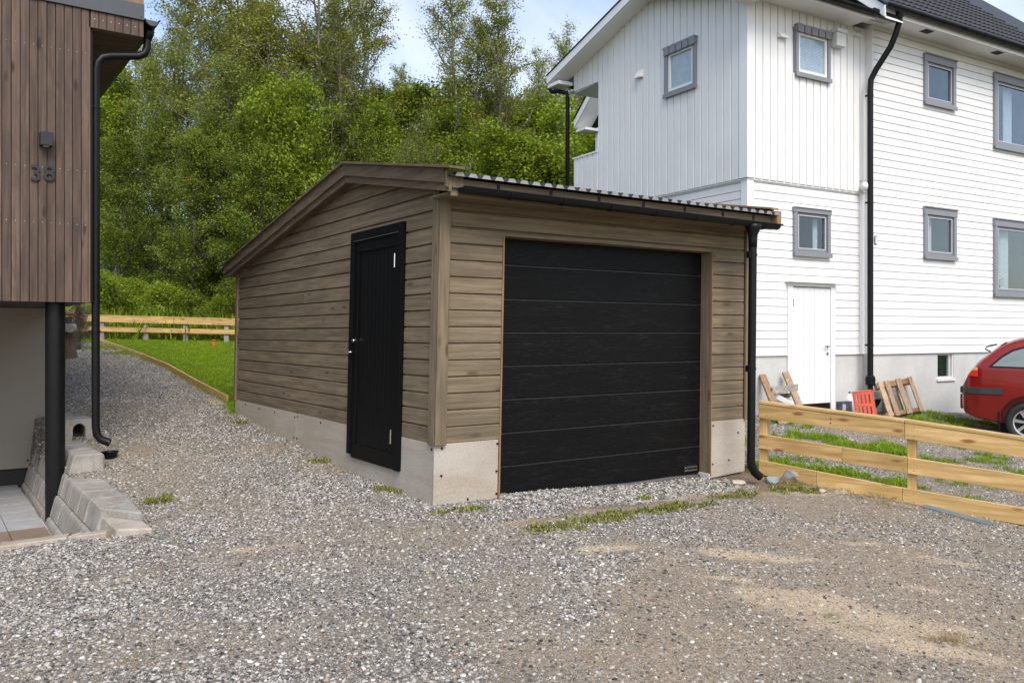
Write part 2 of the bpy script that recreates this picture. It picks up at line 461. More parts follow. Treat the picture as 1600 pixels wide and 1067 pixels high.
# ================================================================== GROUND
def LW(x, y): return FL.w(x, y)
_ctl = [(-.565, 6.4, 0), (2.33, 8.36, -.11), (1.1, 7.6, -.06), (-1.483, 7.753, .035), (-2.277, 8.924, .13), (-3.546, 10.795, .315),
        (2.6, 8.4, -.12), (4.21, 6.9, -.27), (3.3, 7.6, -.18), (0, 4, -.15), (0, 0, -.25), (-3, 3.5, -.26), (3, 4, -.3), (-5, 0, -.5), (5, 0, -.5),
        (*LW(.35, -2.0), -.08), (*LW(.3, -1.0), -.05), (*LW(.15, -2.6), -.12), (*LW(-.4, -2.6), -.19), (*LW(.35, 0), .05), (*LW(.4, 1.2), .21), (*LW(.5, 3.0), .40), (*LW(-.9, -2.4), -.26), (*LW(-1.6, -2.2), -.33),
        (4.8, 13.2, .03), (7.6, 15.0, -.06), (7.7, 12.5, -.33), (10, 18, -.2), (5, 10, -.22),
        (-3.9, 11.5, .38), (-6.1, 14.8, .745), (-9, 18.3, 1.13), (-6, 19, 1.16), (-2, 19, 1.05), (0, 30, 2.6), (-15, 30, 3.2), (15, 30, 2.4), (-10, 24, 1.9),
        (0, 60, 8), (-40, 60, 9), (40, 60, 7), (-40, 20, 2), (40, 15, 0), (40, -30, -2), (-40, -30, -2), (0, -30, -2), (-20, 8, .4)]
_P = np.array(_ctl, float)
def _tps_fit(P):
    n = len(P); d = np.hypot(P[:, None, 0] - P[None, :, 0], P[:, None, 1] - P[None, :, 1])
    K = np.where(d > 0, d * d * np.log(np.maximum(d, 1e-9)), 0) + np.eye(n) * .02
    A = np.zeros((n + 3, n + 3)); A[:n, :n] = K; A[:n, n] = 1; A[:n, n + 1:] = P[:, :2]; A[n, :n] = 1; A[n + 1:, :n] = P[:, :2].T
    return np.linalg.solve(A, np.concatenate([P[:, 2], [0, 0, 0]]))
_W = _tps_fit(_P)
def gz(x, y):
    x = np.asarray(x, float); y = np.asarray(y, float)
    out = _W[len(_P)] + _W[len(_P) + 1] * x + _W[len(_P) + 2] * y
    for (px, py, _), w in zip(_P, _W):
        d2 = (x - px) ** 2 + (y - py) ** 2
        out = out + w * .5 * d2 * np.log(np.maximum(d2, 1e-12))
    return out
def gz1(x, y): return float(gz(np.array([x]), np.array([y]))[0])
def gp(px, py):
    """ground point that the photograph shows at pixel px,py"""
    rx, rz = (px - CXP) / FPX, (HY - py) / FPX
    d = np.linspace(2, 60, 2400); z = gz(rx * d, d); k = np.argmax(CAMZ + rz * d <= z)
    d0 = d[k]; return rx * d0, d0, float(z[k])

PIT = [FL.w(-9, -1.80), FL.w(-.95, -1.90), FL.w(-.45, -2.03), FL.w(-.2, -2.28), FL.w(-.12, -2.2), FL.w(-.12, -1.7), FL.w(-.22, -1.5), FL.w(-.22, 6), FL.w(-9, 6)]
_gar = [FG.w(.05, .05), FG.w(3.46, .05), FG.w(3.46, 5.3), FG.w(.05, 5.3)]
_whi = [FW.w(0, .0), FW.w(12, -.1), FW.w(12, 8), FW.w(0, 6)]
_lho = [FL.w(-9, 2.6), FL.w(-.02, 2.6), FL.w(-.02, 9), FL.w(-9, 9)]
# lawn between the gravel path's timber edging, the garage and the far fence
LAWN_EDGE = [gp(357, 628), gp(310, 603), gp(263, 576), gp(225, 560), gp(202, 551.5), gp(156, 535)]
LAWN = [(p[0], p[1]) for p in LAWN_EDGE]
LAWN = [(FG.w(-.15, 5.2))] + LAWN + [(-9.4, 18.6), (-2.0, 19.2), (3, 18), (0.5, 12)]
PATH_E = [(p[0], p[1]) for p in LAWN_EDGE]

fx = np.concatenate([-np.geomspace(7.2, 160, 34)[::-1], np.arange(-7.0, 9.001, .075), np.geomspace(9.2, 160, 34)])
fy = np.concatenate([-np.geomspace(2, 60, 14)[::-1], np.arange(0.0, 2.0, .4), np.arange(2.0, 19.51, .075), np.geomspace(19.8, 300, 44)])
GX, GY = np.meshgrid(fx, fy); gx, gy = GX.ravel(), GY.ravel()
base = gz(gx, gy)
pit = in_poly(gx, gy, PIT)
rough = (vnoise(gx, gy, 1.1, 3) - .5) * .05 + (vnoise(gx, gy, .28, 5) - .5) * .022
hill = smooth(19, 26, gy) * (vnoise(gx, gy, 5, 8) - .5) * 1.2
near = smooth(.0, .25, np.abs(FG.l(gx, gy)[1]) * 0 + 1)
zz = base + rough * (1 - smooth(19, 30, gy)) + hill
inwall = in_poly(gx, gy, _whi) | in_poly(gx, gy, _gar)
zz = np.where(pit, np.minimum(zz, -.60), zz)
_deep = pit & in_poly(gx, gy, [FL.w(-9, -1.5), FL.w(-.4, -1.5), FL.w(-.4, 3), FL.w(-9, 3)])
zz = np.where(_deep, -.515, zz)

lawn = in_poly(gx, gy, LAWN)
forest = (gy > 18.9 + (vnoise(gx, gy, 1.5, 2) - .5) * 1.4) | (gx < -11) | (gx > 11.5)
Fx, Fy = FG.l(gx, gy)
fA, fB = (2.47, 8.4), (4.21, 6.9)           # line of the timber fence in front of the white house
fn = np.array([1.5, 1.74]) / math.hypot(1.5, 1.74)
yard = ((gx - fA[0]) * fn[0] + (gy - fA[1]) * fn[1] > 0) & (Fx > 3.4) & ~forest
# masks ---------------------------------------------------------------
N1, N2, N3 = vnoise(gx, gy, .9, 21), vnoise(gx, gy, .35, 22), vnoise(gx, gy, 2.2, 23)
def blob(px, py, rx, ry, rot=0.0):
    x0, y0, _ = gp(px, py); c, s = math.cos(rot), math.sin(rot)
    u = (gx - x0) * c + (gy - y0) * s; v = -(gx - x0) * s + (gy - y0) * c
    return np.clip(1 - (u / rx) ** 2 - (v / ry) ** 2, 0, 1)
# grass cover
grass = np.where(lawn, 1.0, 0.0)
yg = blob(1290, 690, 1.3, .45, -.55) + blob(1380, 700, 1.0, .4, -.6) + blob(1215, 735, .7, .5, -.5) + blob(1300, 735, .9, .45, -.6) + blob(1390, 755, .6, .28, -.6) \
    + blob(1530, 662, 1.8, .6, .2) + blob(1200, 690, .6, .3) * .6 + blob(1540, 722, .25, .12) + blob(1490, 700, .3, .15) + blob(1590, 725, .3, .12) + blob(1440, 645, .5, .25)
grass = np.where(yard, np.clip(yg * .9 - .24 - (N2 - .40) * 4.0, 0, 1), grass)
weed = np.zeros_like(gx)
for a in [(740, 797, .42, .10, .5), (612, 768, .16, .08, 0), (500, 722, .22, .12, .6), (870, 827, .30, .07, .5), (920, 815, .45, .08, .52), (975, 806, .45, .08, .52), (1020, 798, .45, .07, .52), (1062, 791, .35, .07, .52),
          (1010, 776, .12, .06, .4), (1150, 775, .3, .1, .5), (1190, 768, .35, .13, .4), (1240, 765, .3, .1, -.2), (1262, 748, .25, .09, -.6), (235, 785, .22, .08, 0), (375, 661, .1, .05, 0), (700, 800, .3, .06, .5)]:
    weed = np.maximum(weed, np.clip(blob(*a) * 1.2 - .12 - (vnoise(gx, gy, .20, 61) - .43) * 4.2, 0, 1) * (blob(*a) > 0))
dry = np.zeros_like(gx)
for a in [(1485, 1000, .22, .055, -.35), (1230, 755, .4, .2, 0), (1340, 775, .8, .07, -.6), (1440, 800, .7, .06, -.6)]:
    dry = np.maximum(dry, blob(*a))
moss = np.zeros_like(gx)
for a in [(130, 970, .07, .035), (208, 1028, .06, .03), (712, 1022, .05, .02), (1300, 965, .05, .03), (1358, 990, .05, .03), (170, 1055, .06, .04), (235, 783, .2, .04)]:
    moss = np.maximum(moss, blob(*a))
# zones: packed dirt on the right, sand patches, clean gravel in front of the door
rightness = smooth(-.6, 1.6, gx - .35 * (gy - 4) + (N1 - .5) * 2.2)
dirt = np.clip(rightness * .8 + (N3 - .45) * .9, 0, 1) * (gy < 9)
dirt = np.clip(dirt + smooth(.45, .60, vnoise(gx, gy, .8, 77)) * .46, 0, 1)
sand = np.zeros_like(gx)
for a in [(1250, 935, .55, .22, -.15), (1400, 1005, .7, .2, -.4), (1330, 960, .9, .3, -.3), (1180, 870, .7, .18, 0), (1345, 850, .22, .06, 0), (1455, 925, .3, .08, -.3), (1120, 840, .25, .06, .2), (1130, 905, .3, .08, .1), (1490, 832, .14, .04, -.3),
          (400, 858, .3, .1, .1), (1000, 792, .9, .09, .52), (1080, 775, .9, .12, .5), (830, 815, .5, .1, .5), (1240, 770, .8, .2, .2), (940, 860, .4, .1, .3), (1500, 880, .4, .1, -.3), (340, 628, .5, .12, -.7)]:
    sand = np.maximum(sand, blob(*a) * (1.0))
sand = np.clip(sand * 1.3 - np.clip(N2 - .3, 0, 1) * .8, 0, 1)
_a0, _a1 = FG.l(*gp(795, 803)[:2]), FG.l(*gp(1125, 768)[:2])
_al = _a0[1] + (Fx - _a0[0]) * (_a1[1] - _a0[1]) / (_a1[0] - _a0[0])
apron = ((Fx > .6) & (Fx < 3.15) & (Fy < .3) & (Fy > _al + (N2 - .5) * .14)).astype(float)
soilb = np.clip(blob(1000, 790, 1.1, .16, .52) + blob(1150, 772, .8, .22, .3) + blob(860, 812, .6, .10, .52), 0, 1) * 1.5
soil = np.clip(soilb * (N2 * 1.2) + (((Fx > 3.0) & (Fx < 4.4) & (Fy < .5) & (Fy > -.55)).astype(float)) * 1.2 - (N2 - .35), 0, 1) * (1 - apron)
dark = smooth(.52, .72, vnoise(gx, gy, .6, 31)) * .5
gv = (~lawn) & (~forest) & (~in_poly(gx, gy, _gar)) & (~in_poly(gx, gy, _whi)) & (~in_poly(gx, gy, _lho))
gv = gv & (~pit)
gravel = gv * (1.0 - .87 * dirt) * (1 - .55 * sand) * (1 - .9 * soil) * (.45 + .85 * smooth(.3, .62, N2 * .5 + N1 * .5))
gravel = np.where(yard, gravel * .45 * (1 - grass), gravel)
gravel = np.maximum(gravel * (1 - np.clip(soilb, 0, 1) * .9), apron * 1.0)
strip = _deep & in_poly(gx, gy, [FL.w(-.56, -1.5), FL.w(-.40, -1.5), FL.w(-.40, 2.4), FL.w(-.56, 2.4)])
fade = 1 / (1 + np.clip(gy - 5.5, 0, 99) * .16)
fine = gv * (1 - .35 * sand) * (1 - .7 * soil) * (1 - grass)

def ground_mesh(name, sel=None):
    me = bpy.data.meshes.new(name)
    ny, nx = len(fy), len(fx)
    i, j = np.meshgrid(np.arange(nx - 1), np.arange(ny - 1)); a = (j * nx + i).ravel()
    q = np.stack([a, a + 1, a + nx + 1, a + nx], 1)
    if sel is not None:
        q = q[sel[q].any(1)]
        used = np.unique(q); mp = -np.ones(nx * ny, int); mp[used] = np.arange(len(used)); q = mp[q]
    else:
        used = np.arange(nx * ny)
    me.vertices.add(len(used)); me.vertices.foreach_set('co', np.stack([gx, gy, zz], 1)[used].ravel().astype(np.float32))
    me.loops.add(q.size); me.loops.foreach_set('vertex_index', q.ravel().astype(np.int32))
    me.polygons.add(len(q)); me.polygons.foreach_set('loop_start', (np.arange(len(q)) * 4).astype(np.int32))
    me.update(calc_edges=True); me.validate()
    for nm, arr in (('grass', grass), ('weed', weed), ('dry', dry), ('moss', moss), ('dirt', dirt), ('sand', sand), ('soil', soil), ('forest', forest.astype(float)), ('dark', dark),
                    ('gravel', gravel * fade), ('fine', fine * (gy < 8.5) * (1 - .85 * dirt)), ('finebrown', fine * (gy < 9) * dirt), ('lawn', lawn.astype(float)), ('strip', strip.astype(float) + 0.0), ('apron', apron)):
        at = me.attributes.new(nm, 'FLOAT', 'POINT'); at.data.foreach_set('value', np.asarray(arr, float)[used].astype(np.float32))
    me.shade_smooth()
    return me

def ground_mat():
    t = NT('gravel_ground', .9, spec=.2)
    v = t.coord((1, 1, 1), False)
    def cells(scale, stops):
        vo = t.new('ShaderNodeTexVoronoi'); vo.inputs['Scale'].default_value = scale; t.link(v, vo.inputs['Vector'])
        sep = t.new('ShaderNodeSeparateColor'); t.link(vo.outputs['Color'], sep.inputs[0])
        return t.ramp(sep.outputs[0], stops), vo.outputs['Distance']
    st = [(0, (.030, .028, .025)), (.35, (.095, .086, .074)), (.6, (.18, .163, .140)), (.85, (.32, .298, .262)), (1, (.58, .55, .51))]
    c1, d1 = cells(75, st); c2, d2 = cells(150, st)
    col = t.mix(.5, c1, c2)
    n = t.noise(v, 40, 6, .7)
    br = t.ramp(n, [(.35, (.130, .100, .068)), (.65, (.395, .315, .220))])
    col = t.mix(t.math('ADD', t.math('MULTIPLY', t.attr('dirt'), .76), .18), col, br)
    sandc = t.ramp(n, [(.3, (.34, .255, .160)), (.7, (.60, .475, .32))])
    sn = t.noise(v, 7, 6, .7); sa = t.math('ADD', t.math('MULTIPLY', t.attr('sand'), 1.15), t.math('MULTIPLY', t.math('SUBTRACT', sn, .62), 2.6))
    sa = t.math('MULTIPLY', t.ramp(sa, [(.05, (0, 0, 0)), (.6, (1, 1, 1))]), .85)
    col = t.mix(t.math('MULTIPLY', sa, t.ramp(t.attr('sand'), [(0, (0, 0, 0)), (.08, (1, 1, 1))])), col, sandc)
    soilc = t.ramp(n, [(.3, (.095, .062, .036)), (.7, (.27, .195, .125))])
    col = t.mix(t.attr('soil'), col, soilc)
    col = t.mix(t.math('MULTIPLY', t.attr('dark'), .45), col, (.085, .078, .070))
    gn = t.noise(v, 22, 5, .6)
    gc = t.ramp(gn, [(.3, (.035, .060, .012)), (.7, (.085, .135, .022))])
    col = t.mix(t.math('MAXIMUM', t.math('MULTIPLY', t.attr('grass'), .85), t.math('MULTIPLY', t.attr('weed'), .5)), col, gc)
    col = t.mix(t.math('MULTIPLY', t.attr('dry'), .5), col, (.16, .09, .045))
    col = t.mix(t.math('MULTIPLY', t.attr('moss'), .9), col, (.10, .12, .025))
    fn_ = t.noise(v, 1.3, 6, .6)
    fc = t.ramp(fn_, [(.3, (.020, .026, .010)), (.6, (.055, .075, .018)), (.8, (.075, .060, .035))])
    col = t.mix(t.attr('forest'), col, fc)
    t.color(col)
    h = t.math('ADD', t.math('MULTIPLY', t.math('SUBTRACT', 1, d1), .7), t.math('ADD', t.math('MULTIPLY', d2, -.4), t.math('MULTIPLY', n, .6)))
    t.bump(h, .8, .008)
    return t.m
M['ground'] = ground_mat()
ground = link('ground', ground_mesh('ground'), M['ground'], kind='structure')

# ---- scatter helper (geometry nodes)
PROTO = {}
def proto_collection(name, objs):
    c = bpy.data.collections.new(name)
    for o in objs: c.objects.link(o)
    PROTO[name] = c
    return c
def scatter(name, me, attr, density, coll, smin, smax, seed, upright=False, zoff=0.0, tilt=.25):
    o = link(name, me, None, kind='stuff')
    ng = bpy.data.node_groups.new(name, 'GeometryNodeTree')
    ng.interface.new_socket('Geometry', in_out='INPUT', socket_type='NodeSocketGeometry')
    ng.interface.new_socket('Geometry', in_out='OUTPUT', socket_type='NodeSocketGeometry')
    N, L = ng.nodes, ng.links
    gi, go = N.new('NodeGroupInput'), N.new('NodeGroupOutput')
    dp = N.new('GeometryNodeDistributePointsOnFaces'); dp.inputs['Seed'].default_value = seed
    at = N.new('GeometryNodeInputNamedAttribute'); at.data_type = 'FLOAT'; at.inputs['Name'].default_value = attr
    mu = N.new('ShaderNodeMath'); mu.operation = 'MULTIPLY'; mu.inputs[1].default_value = density
    L.new(at.outputs['Attribute'], mu.inputs[0]); L.new(mu.outputs[0], dp.inputs['Density'])
    ci = N.new('GeometryNodeCollectionInfo'); ci.inputs['Collection'].default_value = coll
    ci.inputs['Separate Children'].default_value = True; ci.inputs['Reset Children'].default_value = True
    io = N.new('GeometryNodeInstanceOnPoints'); io.inputs['Pick Instance'].default_value = True
    rr = N.new('FunctionNodeRandomValue'); rr.data_type = 'FLOAT_VECTOR'
    if upright:
        rr.inputs[0].default_value = (-tilt, -tilt, 0); rr.inputs[1].default_value = (tilt, tilt, 6.283)
    else:
        rr.inputs[0].default_value = (-.5, -.5, 0); rr.inputs[1].default_value = (.5, .5, 6.283)
    rs = N.new('FunctionNodeRandomValue'); rs.data_type = 'FLOAT'; rs.inputs[2].default_value = 0; rs.inputs[3].default_value = 1; rs.inputs['Seed'].default_value = 5
    pw = N.new('ShaderNodeMath'); pw.operation = 'POWER'; pw.inputs[1].default_value = 2.2
    ma = N.new('ShaderNodeMath'); ma.operation = 'MULTIPLY_ADD'; ma.inputs[1].default_value = smax - smin; ma.inputs[2].default_value = smin
    L.new(rs.outputs[1], pw.inputs[0]); L.new(pw.outputs[0], ma.inputs[0])
    L.new(gi.outputs[0], dp.inputs['Mesh']); L.new(dp.outputs['Points'], io.inputs['Points'])
    L.new(ci.outputs[0], io.inputs['Instance']); L.new(rr.outputs[0], io.inputs['Rotation']); L.new(ma.outputs[0], io.inputs['Scale'])
    L.new(io.outputs[0], go.inputs[0])
    md = o.modifiers.new('scatter', 'NODES'); md.node_group = ng
    return o

# stones --------------------------------------------------------------
def stone_mat(tint=None):
    t = NT('crushed_stone', .82, spec=.25)
    r = t.rnd()
    col = t.ramp(r, [(0, (.036, .037, .038)), (.18, (.085, .084, .081)), (.36, (.165, .157, .144)), (.54, (.265, .245, .214)), (.70, (.37, .345, .308)), (.90, (.47, .445, .405)), (.962, (.66, .635, .60)), (.965, (.42, .31, .20)), (.985, (.30, .215, .15)), (1, (.20, .14, .09))])
    if tint: col = t.mix(.62, col, tint)
    n = t.noise(t.coord((1, 1, 1)), 1.6, 4, .7)
    t.color(t.mix(.45, col, t.mix(n, (.02, .02, .02), (1, 1, 1)), 'OVERLAY'))
    return t.m
M['stone'] = stone_mat()
M['stonebrown'] = stone_mat((.25, .205, .155))
def stone_proto(k, mat='stone'):
    bm = bmesh.new(); bmesh.ops.create_icosphere(bm, subdivisions=1, radius=.5)
    rs = random.Random(k)
    sx, sy, sz = rs.uniform(.8, 1.25), rs.uniform(.7, 1.0), rs.uniform(.42, .7)
    for v in bm.verts:
        v.co *= rs.uniform(.75, 1.2); v.co.x *= sx; v.co.y *= sy; v.co.z *= sz
    me = bpy.data.meshes.new('stone'); bm.to_mesh(me); bm.free(); me.materials.append(M[mat])
    return bpy.data.objects.new('stone', me)
stones = proto_collection('stones', [stone_proto(k) for k in range(10)])
bstones = proto_collection('brown_stones', [stone_proto(k + 50, 'stonebrown') for k in range(6)])
vis = (gy > 2.6) & (gy < 19.2) & (np.abs(gx) < gy * .64 + .4)
gm = ground_mesh('gravel_bed', (gravel > .01) & vis)
scatter('gravel', gm, 'gravel', 5600, stones, .008, .029, 3)
gm2 = ground_mesh('fine_gravel_bed', (fine > .01) & vis & (gy < 8.5))
scatter('fine_gravel', gm2, 'fine', 6500, stones, .0045, .010, 11)
gmb_ = ground_mesh('brown_gravel_bed', (fine * dirt > .01) & vis & (gy < 9))
scatter('brown_fine_gravel', gmb_, 'finebrown', 6500, bstones, .0045, .013, 12)
gm3 = ground_mesh('apron_bed', (apron > .01) & vis)
scatter('clean_crushed_stone_strip', gm3, 'apron', 1500, stones, .018, .042, 19)
if strip.any():
    scatter('drain_gravel', ground_mesh('drain_bed', strip), 'strip', 2600, stones, .010, .024, 23)

def blade_proto(name, mat, k, n, h, spread, w, bend=.5, leafy=False):
    rs = random.Random(k); mb = MB()
    for _ in range(n):
        a = rs.uniform(0, 2 * PI); r = spread * math.sqrt(rs.random()); x, y = r * math.cos(a), r * math.sin(a)
        hh = h * rs.uniform(.5, 1.1); a2 = rs.uniform(0, 2 * PI); b = bend * hh * rs.uniform(.2, 1); ww = w * rs.uniform(.6, 1.2)
        dx, dy = math.cos(a2), math.sin(a2)
        q = [(x - dy * ww / 2, y + dx * ww / 2, 0), (x + dy * ww / 2, y - dx * ww / 2, 0),
             (x + dx * b * .4 + dy * ww / 2, y + dy * b * .4 - dx * ww / 2, hh * .6), (x + dx * b * .4 - dy * ww / 2, y + dy * b * .4 + dx * ww / 2, hh * .6),
             (x + dx * b, y + dy * b, hh * (.95 if not leafy else .7))]
        mb.add(q, [(0, 1, 2, 3), (3, 2, 4)])
    me = mb.mesh(name); me.materials.append(mat)
    return bpy.data.objects.new(name, me)
lawn_c = proto_collection('lawn_tufts', [blade_proto('lawn_tuft', M['grass'], 40 + k, 30, .028, .07, .0055) for k in range(5)])
tuft_c = proto_collection('grass_tufts', [blade_proto('grass_tuft', M['grass'], 60 + k, 30, .075, .06, .006, .9) for k in range(5)])
weed_c = proto_collection('weed_tufts', [blade_proto('weed_tuft', M['weed'], 80 + k, 22, .045, .05, .010, 1.1, True) for k in range(5)])
dry_c = proto_collection('dry_tufts', [blade_proto('dry_tuft', M['drygrass'], 100 + k, 26, .045, .06, .003, 2.5) for k in range(4)])
wild_c = proto_collection('wild_tufts', [blade_proto('wild_tuft', M['leaf_green'], 120 + k, 46, .55, .22, .022, .9) for k in range(5)])
scatter('lawn', ground_mesh('lawn_bed', lawn & vis), 'lawn', 330, lawn_c, .8, 1.5, 31, True)
scatter('yard_grass', ground_mesh('yard_grass_bed', (grass > .02) & yard & vis), 'grass', 420, tuft_c, .45, 1.15, 33, True)
scatter('weeds', ground_mesh('weed_bed', (weed > .02) & vis), 'weed', 760, weed_c, .35, 1.25, 37, True)
scatter('dry_grass', ground_mesh('dry_bed', (dry > .02) & vis), 'dry', 380, dry_c, .5, 1.2, 41, True)
# wild growth behind the far fence
und = (gy > 18.6) & (gy < 27) & (gx > -15) & (gx < 4)
gmw = ground_mesh('undergrowth_bed', und)
wa = gmw.attributes.new('wild', 'FLOAT', 'POINT'); wa.data.foreach_set('value', np.ones(len(gmw.vertices), np.float32))
scatter('undergrowth', gmw, 'wild', 16, wild_c, .5, 1.3, 43, True)

# ================================================================== GARAGE
def leanG(x, y, z):
    k = max(.009, .0225 - .0048 * max(x, 0)) * (z - CAMZ)
    return x + k * .8276, y - k * .5613, z
garage = empty('garage', (FG.ox, FG.oy, 0), FG.a, label='low single garage with brown-grey stained cladding, black doors and concrete-board plinth', cat='garage')
def gmb(): return MB(leanG)
GB, GP = .467, .1287                    # cladding start and board pitch
D0, D1, DTOP = .592, 3.010, 2.092       # garage door opening
SD0, SD1, SDB, SDT = .578, 1.628, .182, 2.227   # side door (y range)
WX, LY = 3.50, 5.31
def clad_profile(z0, p, d, zlo, zhi):
    """cross-section (depth, z) of one board clipped to zlo..zhi; depth grows outward"""
    pts = [(0, z0 + .001), (d, z0 + .001), (d, z0 + p * .85), (d * .55, z0 + p * .92), (d * .12, z0 + p * .93), (d * .12, z0 + p), (0, z0 + p)]
    def clip(pts, z, keep_above):
        out = []
        for i in range(len(pts)):
            a, b = pts[i], pts[(i + 1) % len(pts)]
            ia, ib = (a[1] >= z) == keep_above, (b[1] >= z) == keep_above
            if ia: out.append(a)
            if ia != ib:
                t = (z - a[1]) / (b[1] - a[1]); out.append((a[0] + t * (b[0] - a[0]), z))
        return out
    if zlo > z0: pts = clip(pts, zlo, True)
    if zhi < z0 + p: pts = clip(pts, zhi, False)
    return pts if len(pts) > 2 else None
def clad_row(mb, axis, sgn, face, a0, a1, z0, p, d, openings):
    """one board running along axis between a0..a1 on the plane `face`; sgn = outward direction"""
    segs = [(a0, a1, z0, z0 + p)]
    for (o0, o1, oz0, oz1) in openings:
        out = []
        for (s0, s1, lo, hi) in segs:
            if oz1 <= lo + 1e-6 or oz0 >= hi - 1e-6 or o1 <= s0 or o0 >= s1:
                out.append((s0, s1, lo, hi)); continue
            if o0 > s0: out.append((s0, o0, lo, hi))
            if o1 < s1: out.append((o1, s1, lo, hi))
            m0, m1 = max(s0, o0), min(s1, o1)
            if oz0 > lo + .006: out.append((m0, m1, lo, oz0))
            if oz1 < hi - .006: out.append((m0, m1, oz1, hi))
        segs = out
    out = []
    for (s0, s1, lo, hi) in segs:
        pr = clad_profile(z0, p, d, lo, hi)
        if pr is None or s1 - s0 < .01: continue
        m2 = MB(mb.tf); m2.prism([(face + sgn * q[0], q[1]) for q in pr], s0, s1, axis); out.append(m2)
    return out
# core walls behind the boards (dark, only seen in the gaps)
c = gmb()
c.box(.03, D0, .03, .12, -.4, 2.34); c.box(D1, WX - .03, .03, .12, -.4, 2.34); c.box(D0, D1, .03, .12, DTOP + .01, 2.34)
c.prism([(.12, -.4), (LY - .02, -.1), (LY - .02, 2.13), (1.6, 2.70), (.12, 2.40)], .03, .12, 'x')
c.prism([(.12, -.4), (LY - .02, -.1), (LY - .02, 2.13), (1.6, 2.70), (.12, 2.40)], WX - .12, WX - .03, 'x')
c.box(.12, WX - .12, LY - .11, LY - .02, -.1, 2.1)
c.build('wall', M['rwood_z'], garage)
# front boards
rows = 15
for i in range(rows):
    z0 = GB + i * GP
    mb = gmb()
    if z0 > 2.34: break
    for mb in clad_row(mb, 'x', -1, .03, .080, WX - .03, z0, GP, .024, [(D0 - .012, D1 + .012, -1, DTOP)]):
        mb.build('cladding_board', M['gwood_x'], garage, clip=[((0, 0, 2.345), (0, 0, 1))])
# side boards, clipped by the gable
ZF, ZP, ZK, YF, YP, YK = 2.522, 2.865, 2.195, -.284, 1.6, 5.51      # roof trim line: front, peak, back
sl1, sl2 = (ZP - ZF) / (YP - YF), (ZK - ZP) / (YK - YP)
def roofz(y, off=0): return (ZF + (y - YF) * sl1 if y < YP else ZP + (y - YP) * sl2) + off
under = -.150
clipg = [((0, YP, ZP + under), Vector((0, -sl1, 1)).normalized()), ((0, YP, ZP + under), Vector((0, -sl2, 1)).normalized())]
rs = random.Random(5)
for i in range(19):
    z0 = GB + i * GP
    brk = {16: [1.95], 15: [3.7], 9: [2.9]}.get(i, [])
    cuts = [.105] + [b for b in brk] + [LY - .06]
    for a, b in zip(cuts[:-1], cuts[1:]):
        mb = gmb()
        for mb in clad_row(mb, 'y', -1, .03, a + (.002 if a > .2 else 0), b, z0, GP, .024, [(SD0 + .02, SD1 - .02, -1, SDT - .02)]):
            # prism for axis 'y' takes (x,z) outlines
            mb.build('cladding_board', M['gwood_y'], garage, clip=clipg)
# corner trims
def bx(name, mat, x0, x1, y0, y1, z0, z1, bevel=.003, parent=None, tf=leanG, **k):
    return MB(tf).box(x0, x1, y0, y1, z0, z1).build(name, M[mat], parent or garage, bevel=bevel, **k)
bx('corner_board', 'gwood_z', -.016, .082, -.024, .003, GB - .012, 2.345)
bx('corner_board', 'gwood_z', -.0162, .004, .0035, .098, GB - .012, 2.40)
bx('corner_board', 'gwood_z', WX - .022, WX + .012, -.022, .004, GB - .012, 2.345)
bx('corner_board', 'gwood_z', WX - .010, WX + .0125, .0045, .10, GB - .012, 2.40)
bx('corner_board', 'gwood_z', -.0165, .006, LY - .058, LY + .012, GB - .012, 2.13)
# plinth boards
def plinth(name_pts, axis, c0, c1):
    mb = gmb(); mb.prism(name_pts, c0, c1, axis); return mb.build('plinth_board', M['plinth'], garage, bevel=.002)
plinth([(-.004, -.20), (D0 - .014, -.20), (D0 - .014, GB - .004), (-.004, GB - .004)], 'y', .008, .028)
# (axis y prism takes x,z)
plinth([(D1 + .004, -.085), (WX + .004, -.060), (WX + .004, GB - .004), (D1 + .004, GB - .004)], 'y', .006, .028)
plinth([(.029, -.25), (3.045, -.1), (3.045, GB - .004), (.029, GB - .004)], 'x', .004, .026)
plinth([(3.052, -.1), (LY, 0), (LY, GB - .004), (3.052, GB - .004)], 'x', .004, .026)
screws = [('f', .06, .43), ('f', .565, .43), ('f', .06, .22), ('f', .562, .21), ('f', .565, .03), ('f', .30, .015), ('f', 3.04, .42), ('f', 3.04, .05), ('f', 3.40, .33), ('f', 3.27, .07),
          ('s', .06, .42), ('s', 1.66, .41), ('s', 3.01, .43), ('s', 3.085, .42), ('s', 3.01, .20), ('s', 3.10, .20), ('s', 3.75, .42), ('s', 4.3, .42), ('s', 4.85, .43), ('s', 2.35, .425)]
for k, a, z in screws:
    mb = gmb()
    if k == 'f': mb.tube([(a, .010, z), (a, -.001, z)], .0085, 8)
    else: mb.tube([(.010, a, z), (-.003, a, z)], .0085, 8)
    mb.build('screw', M['black'], garage)
# opening frame: pale cut edge, reveals, lintel
bx('door_edging', 'orange', D0 - .012, D0 + .004, -.004, .012, -.10, DTOP)
bx('door_edging', 'orange', D1 - .003, D1 + .006, -.003, .012, -.06, DTOP)
bx('door_reveal', 'gwood_z', D0 - .010, D0 + .004, .012, .150, -.10, DTOP)
bx('door_reveal', 'gwood_z', D1 - .004, D1 + .014, .012, .150, -.035, DTOP)
bx('door_reveal', 'gwood_x', D0 + .0045, D1 - .0045, .012, .150, DTOP - .001, DTOP + .014)
bx('sill_block', 'render', D1 - .012, D1 + .004, .01, .16, -.16, -.040)
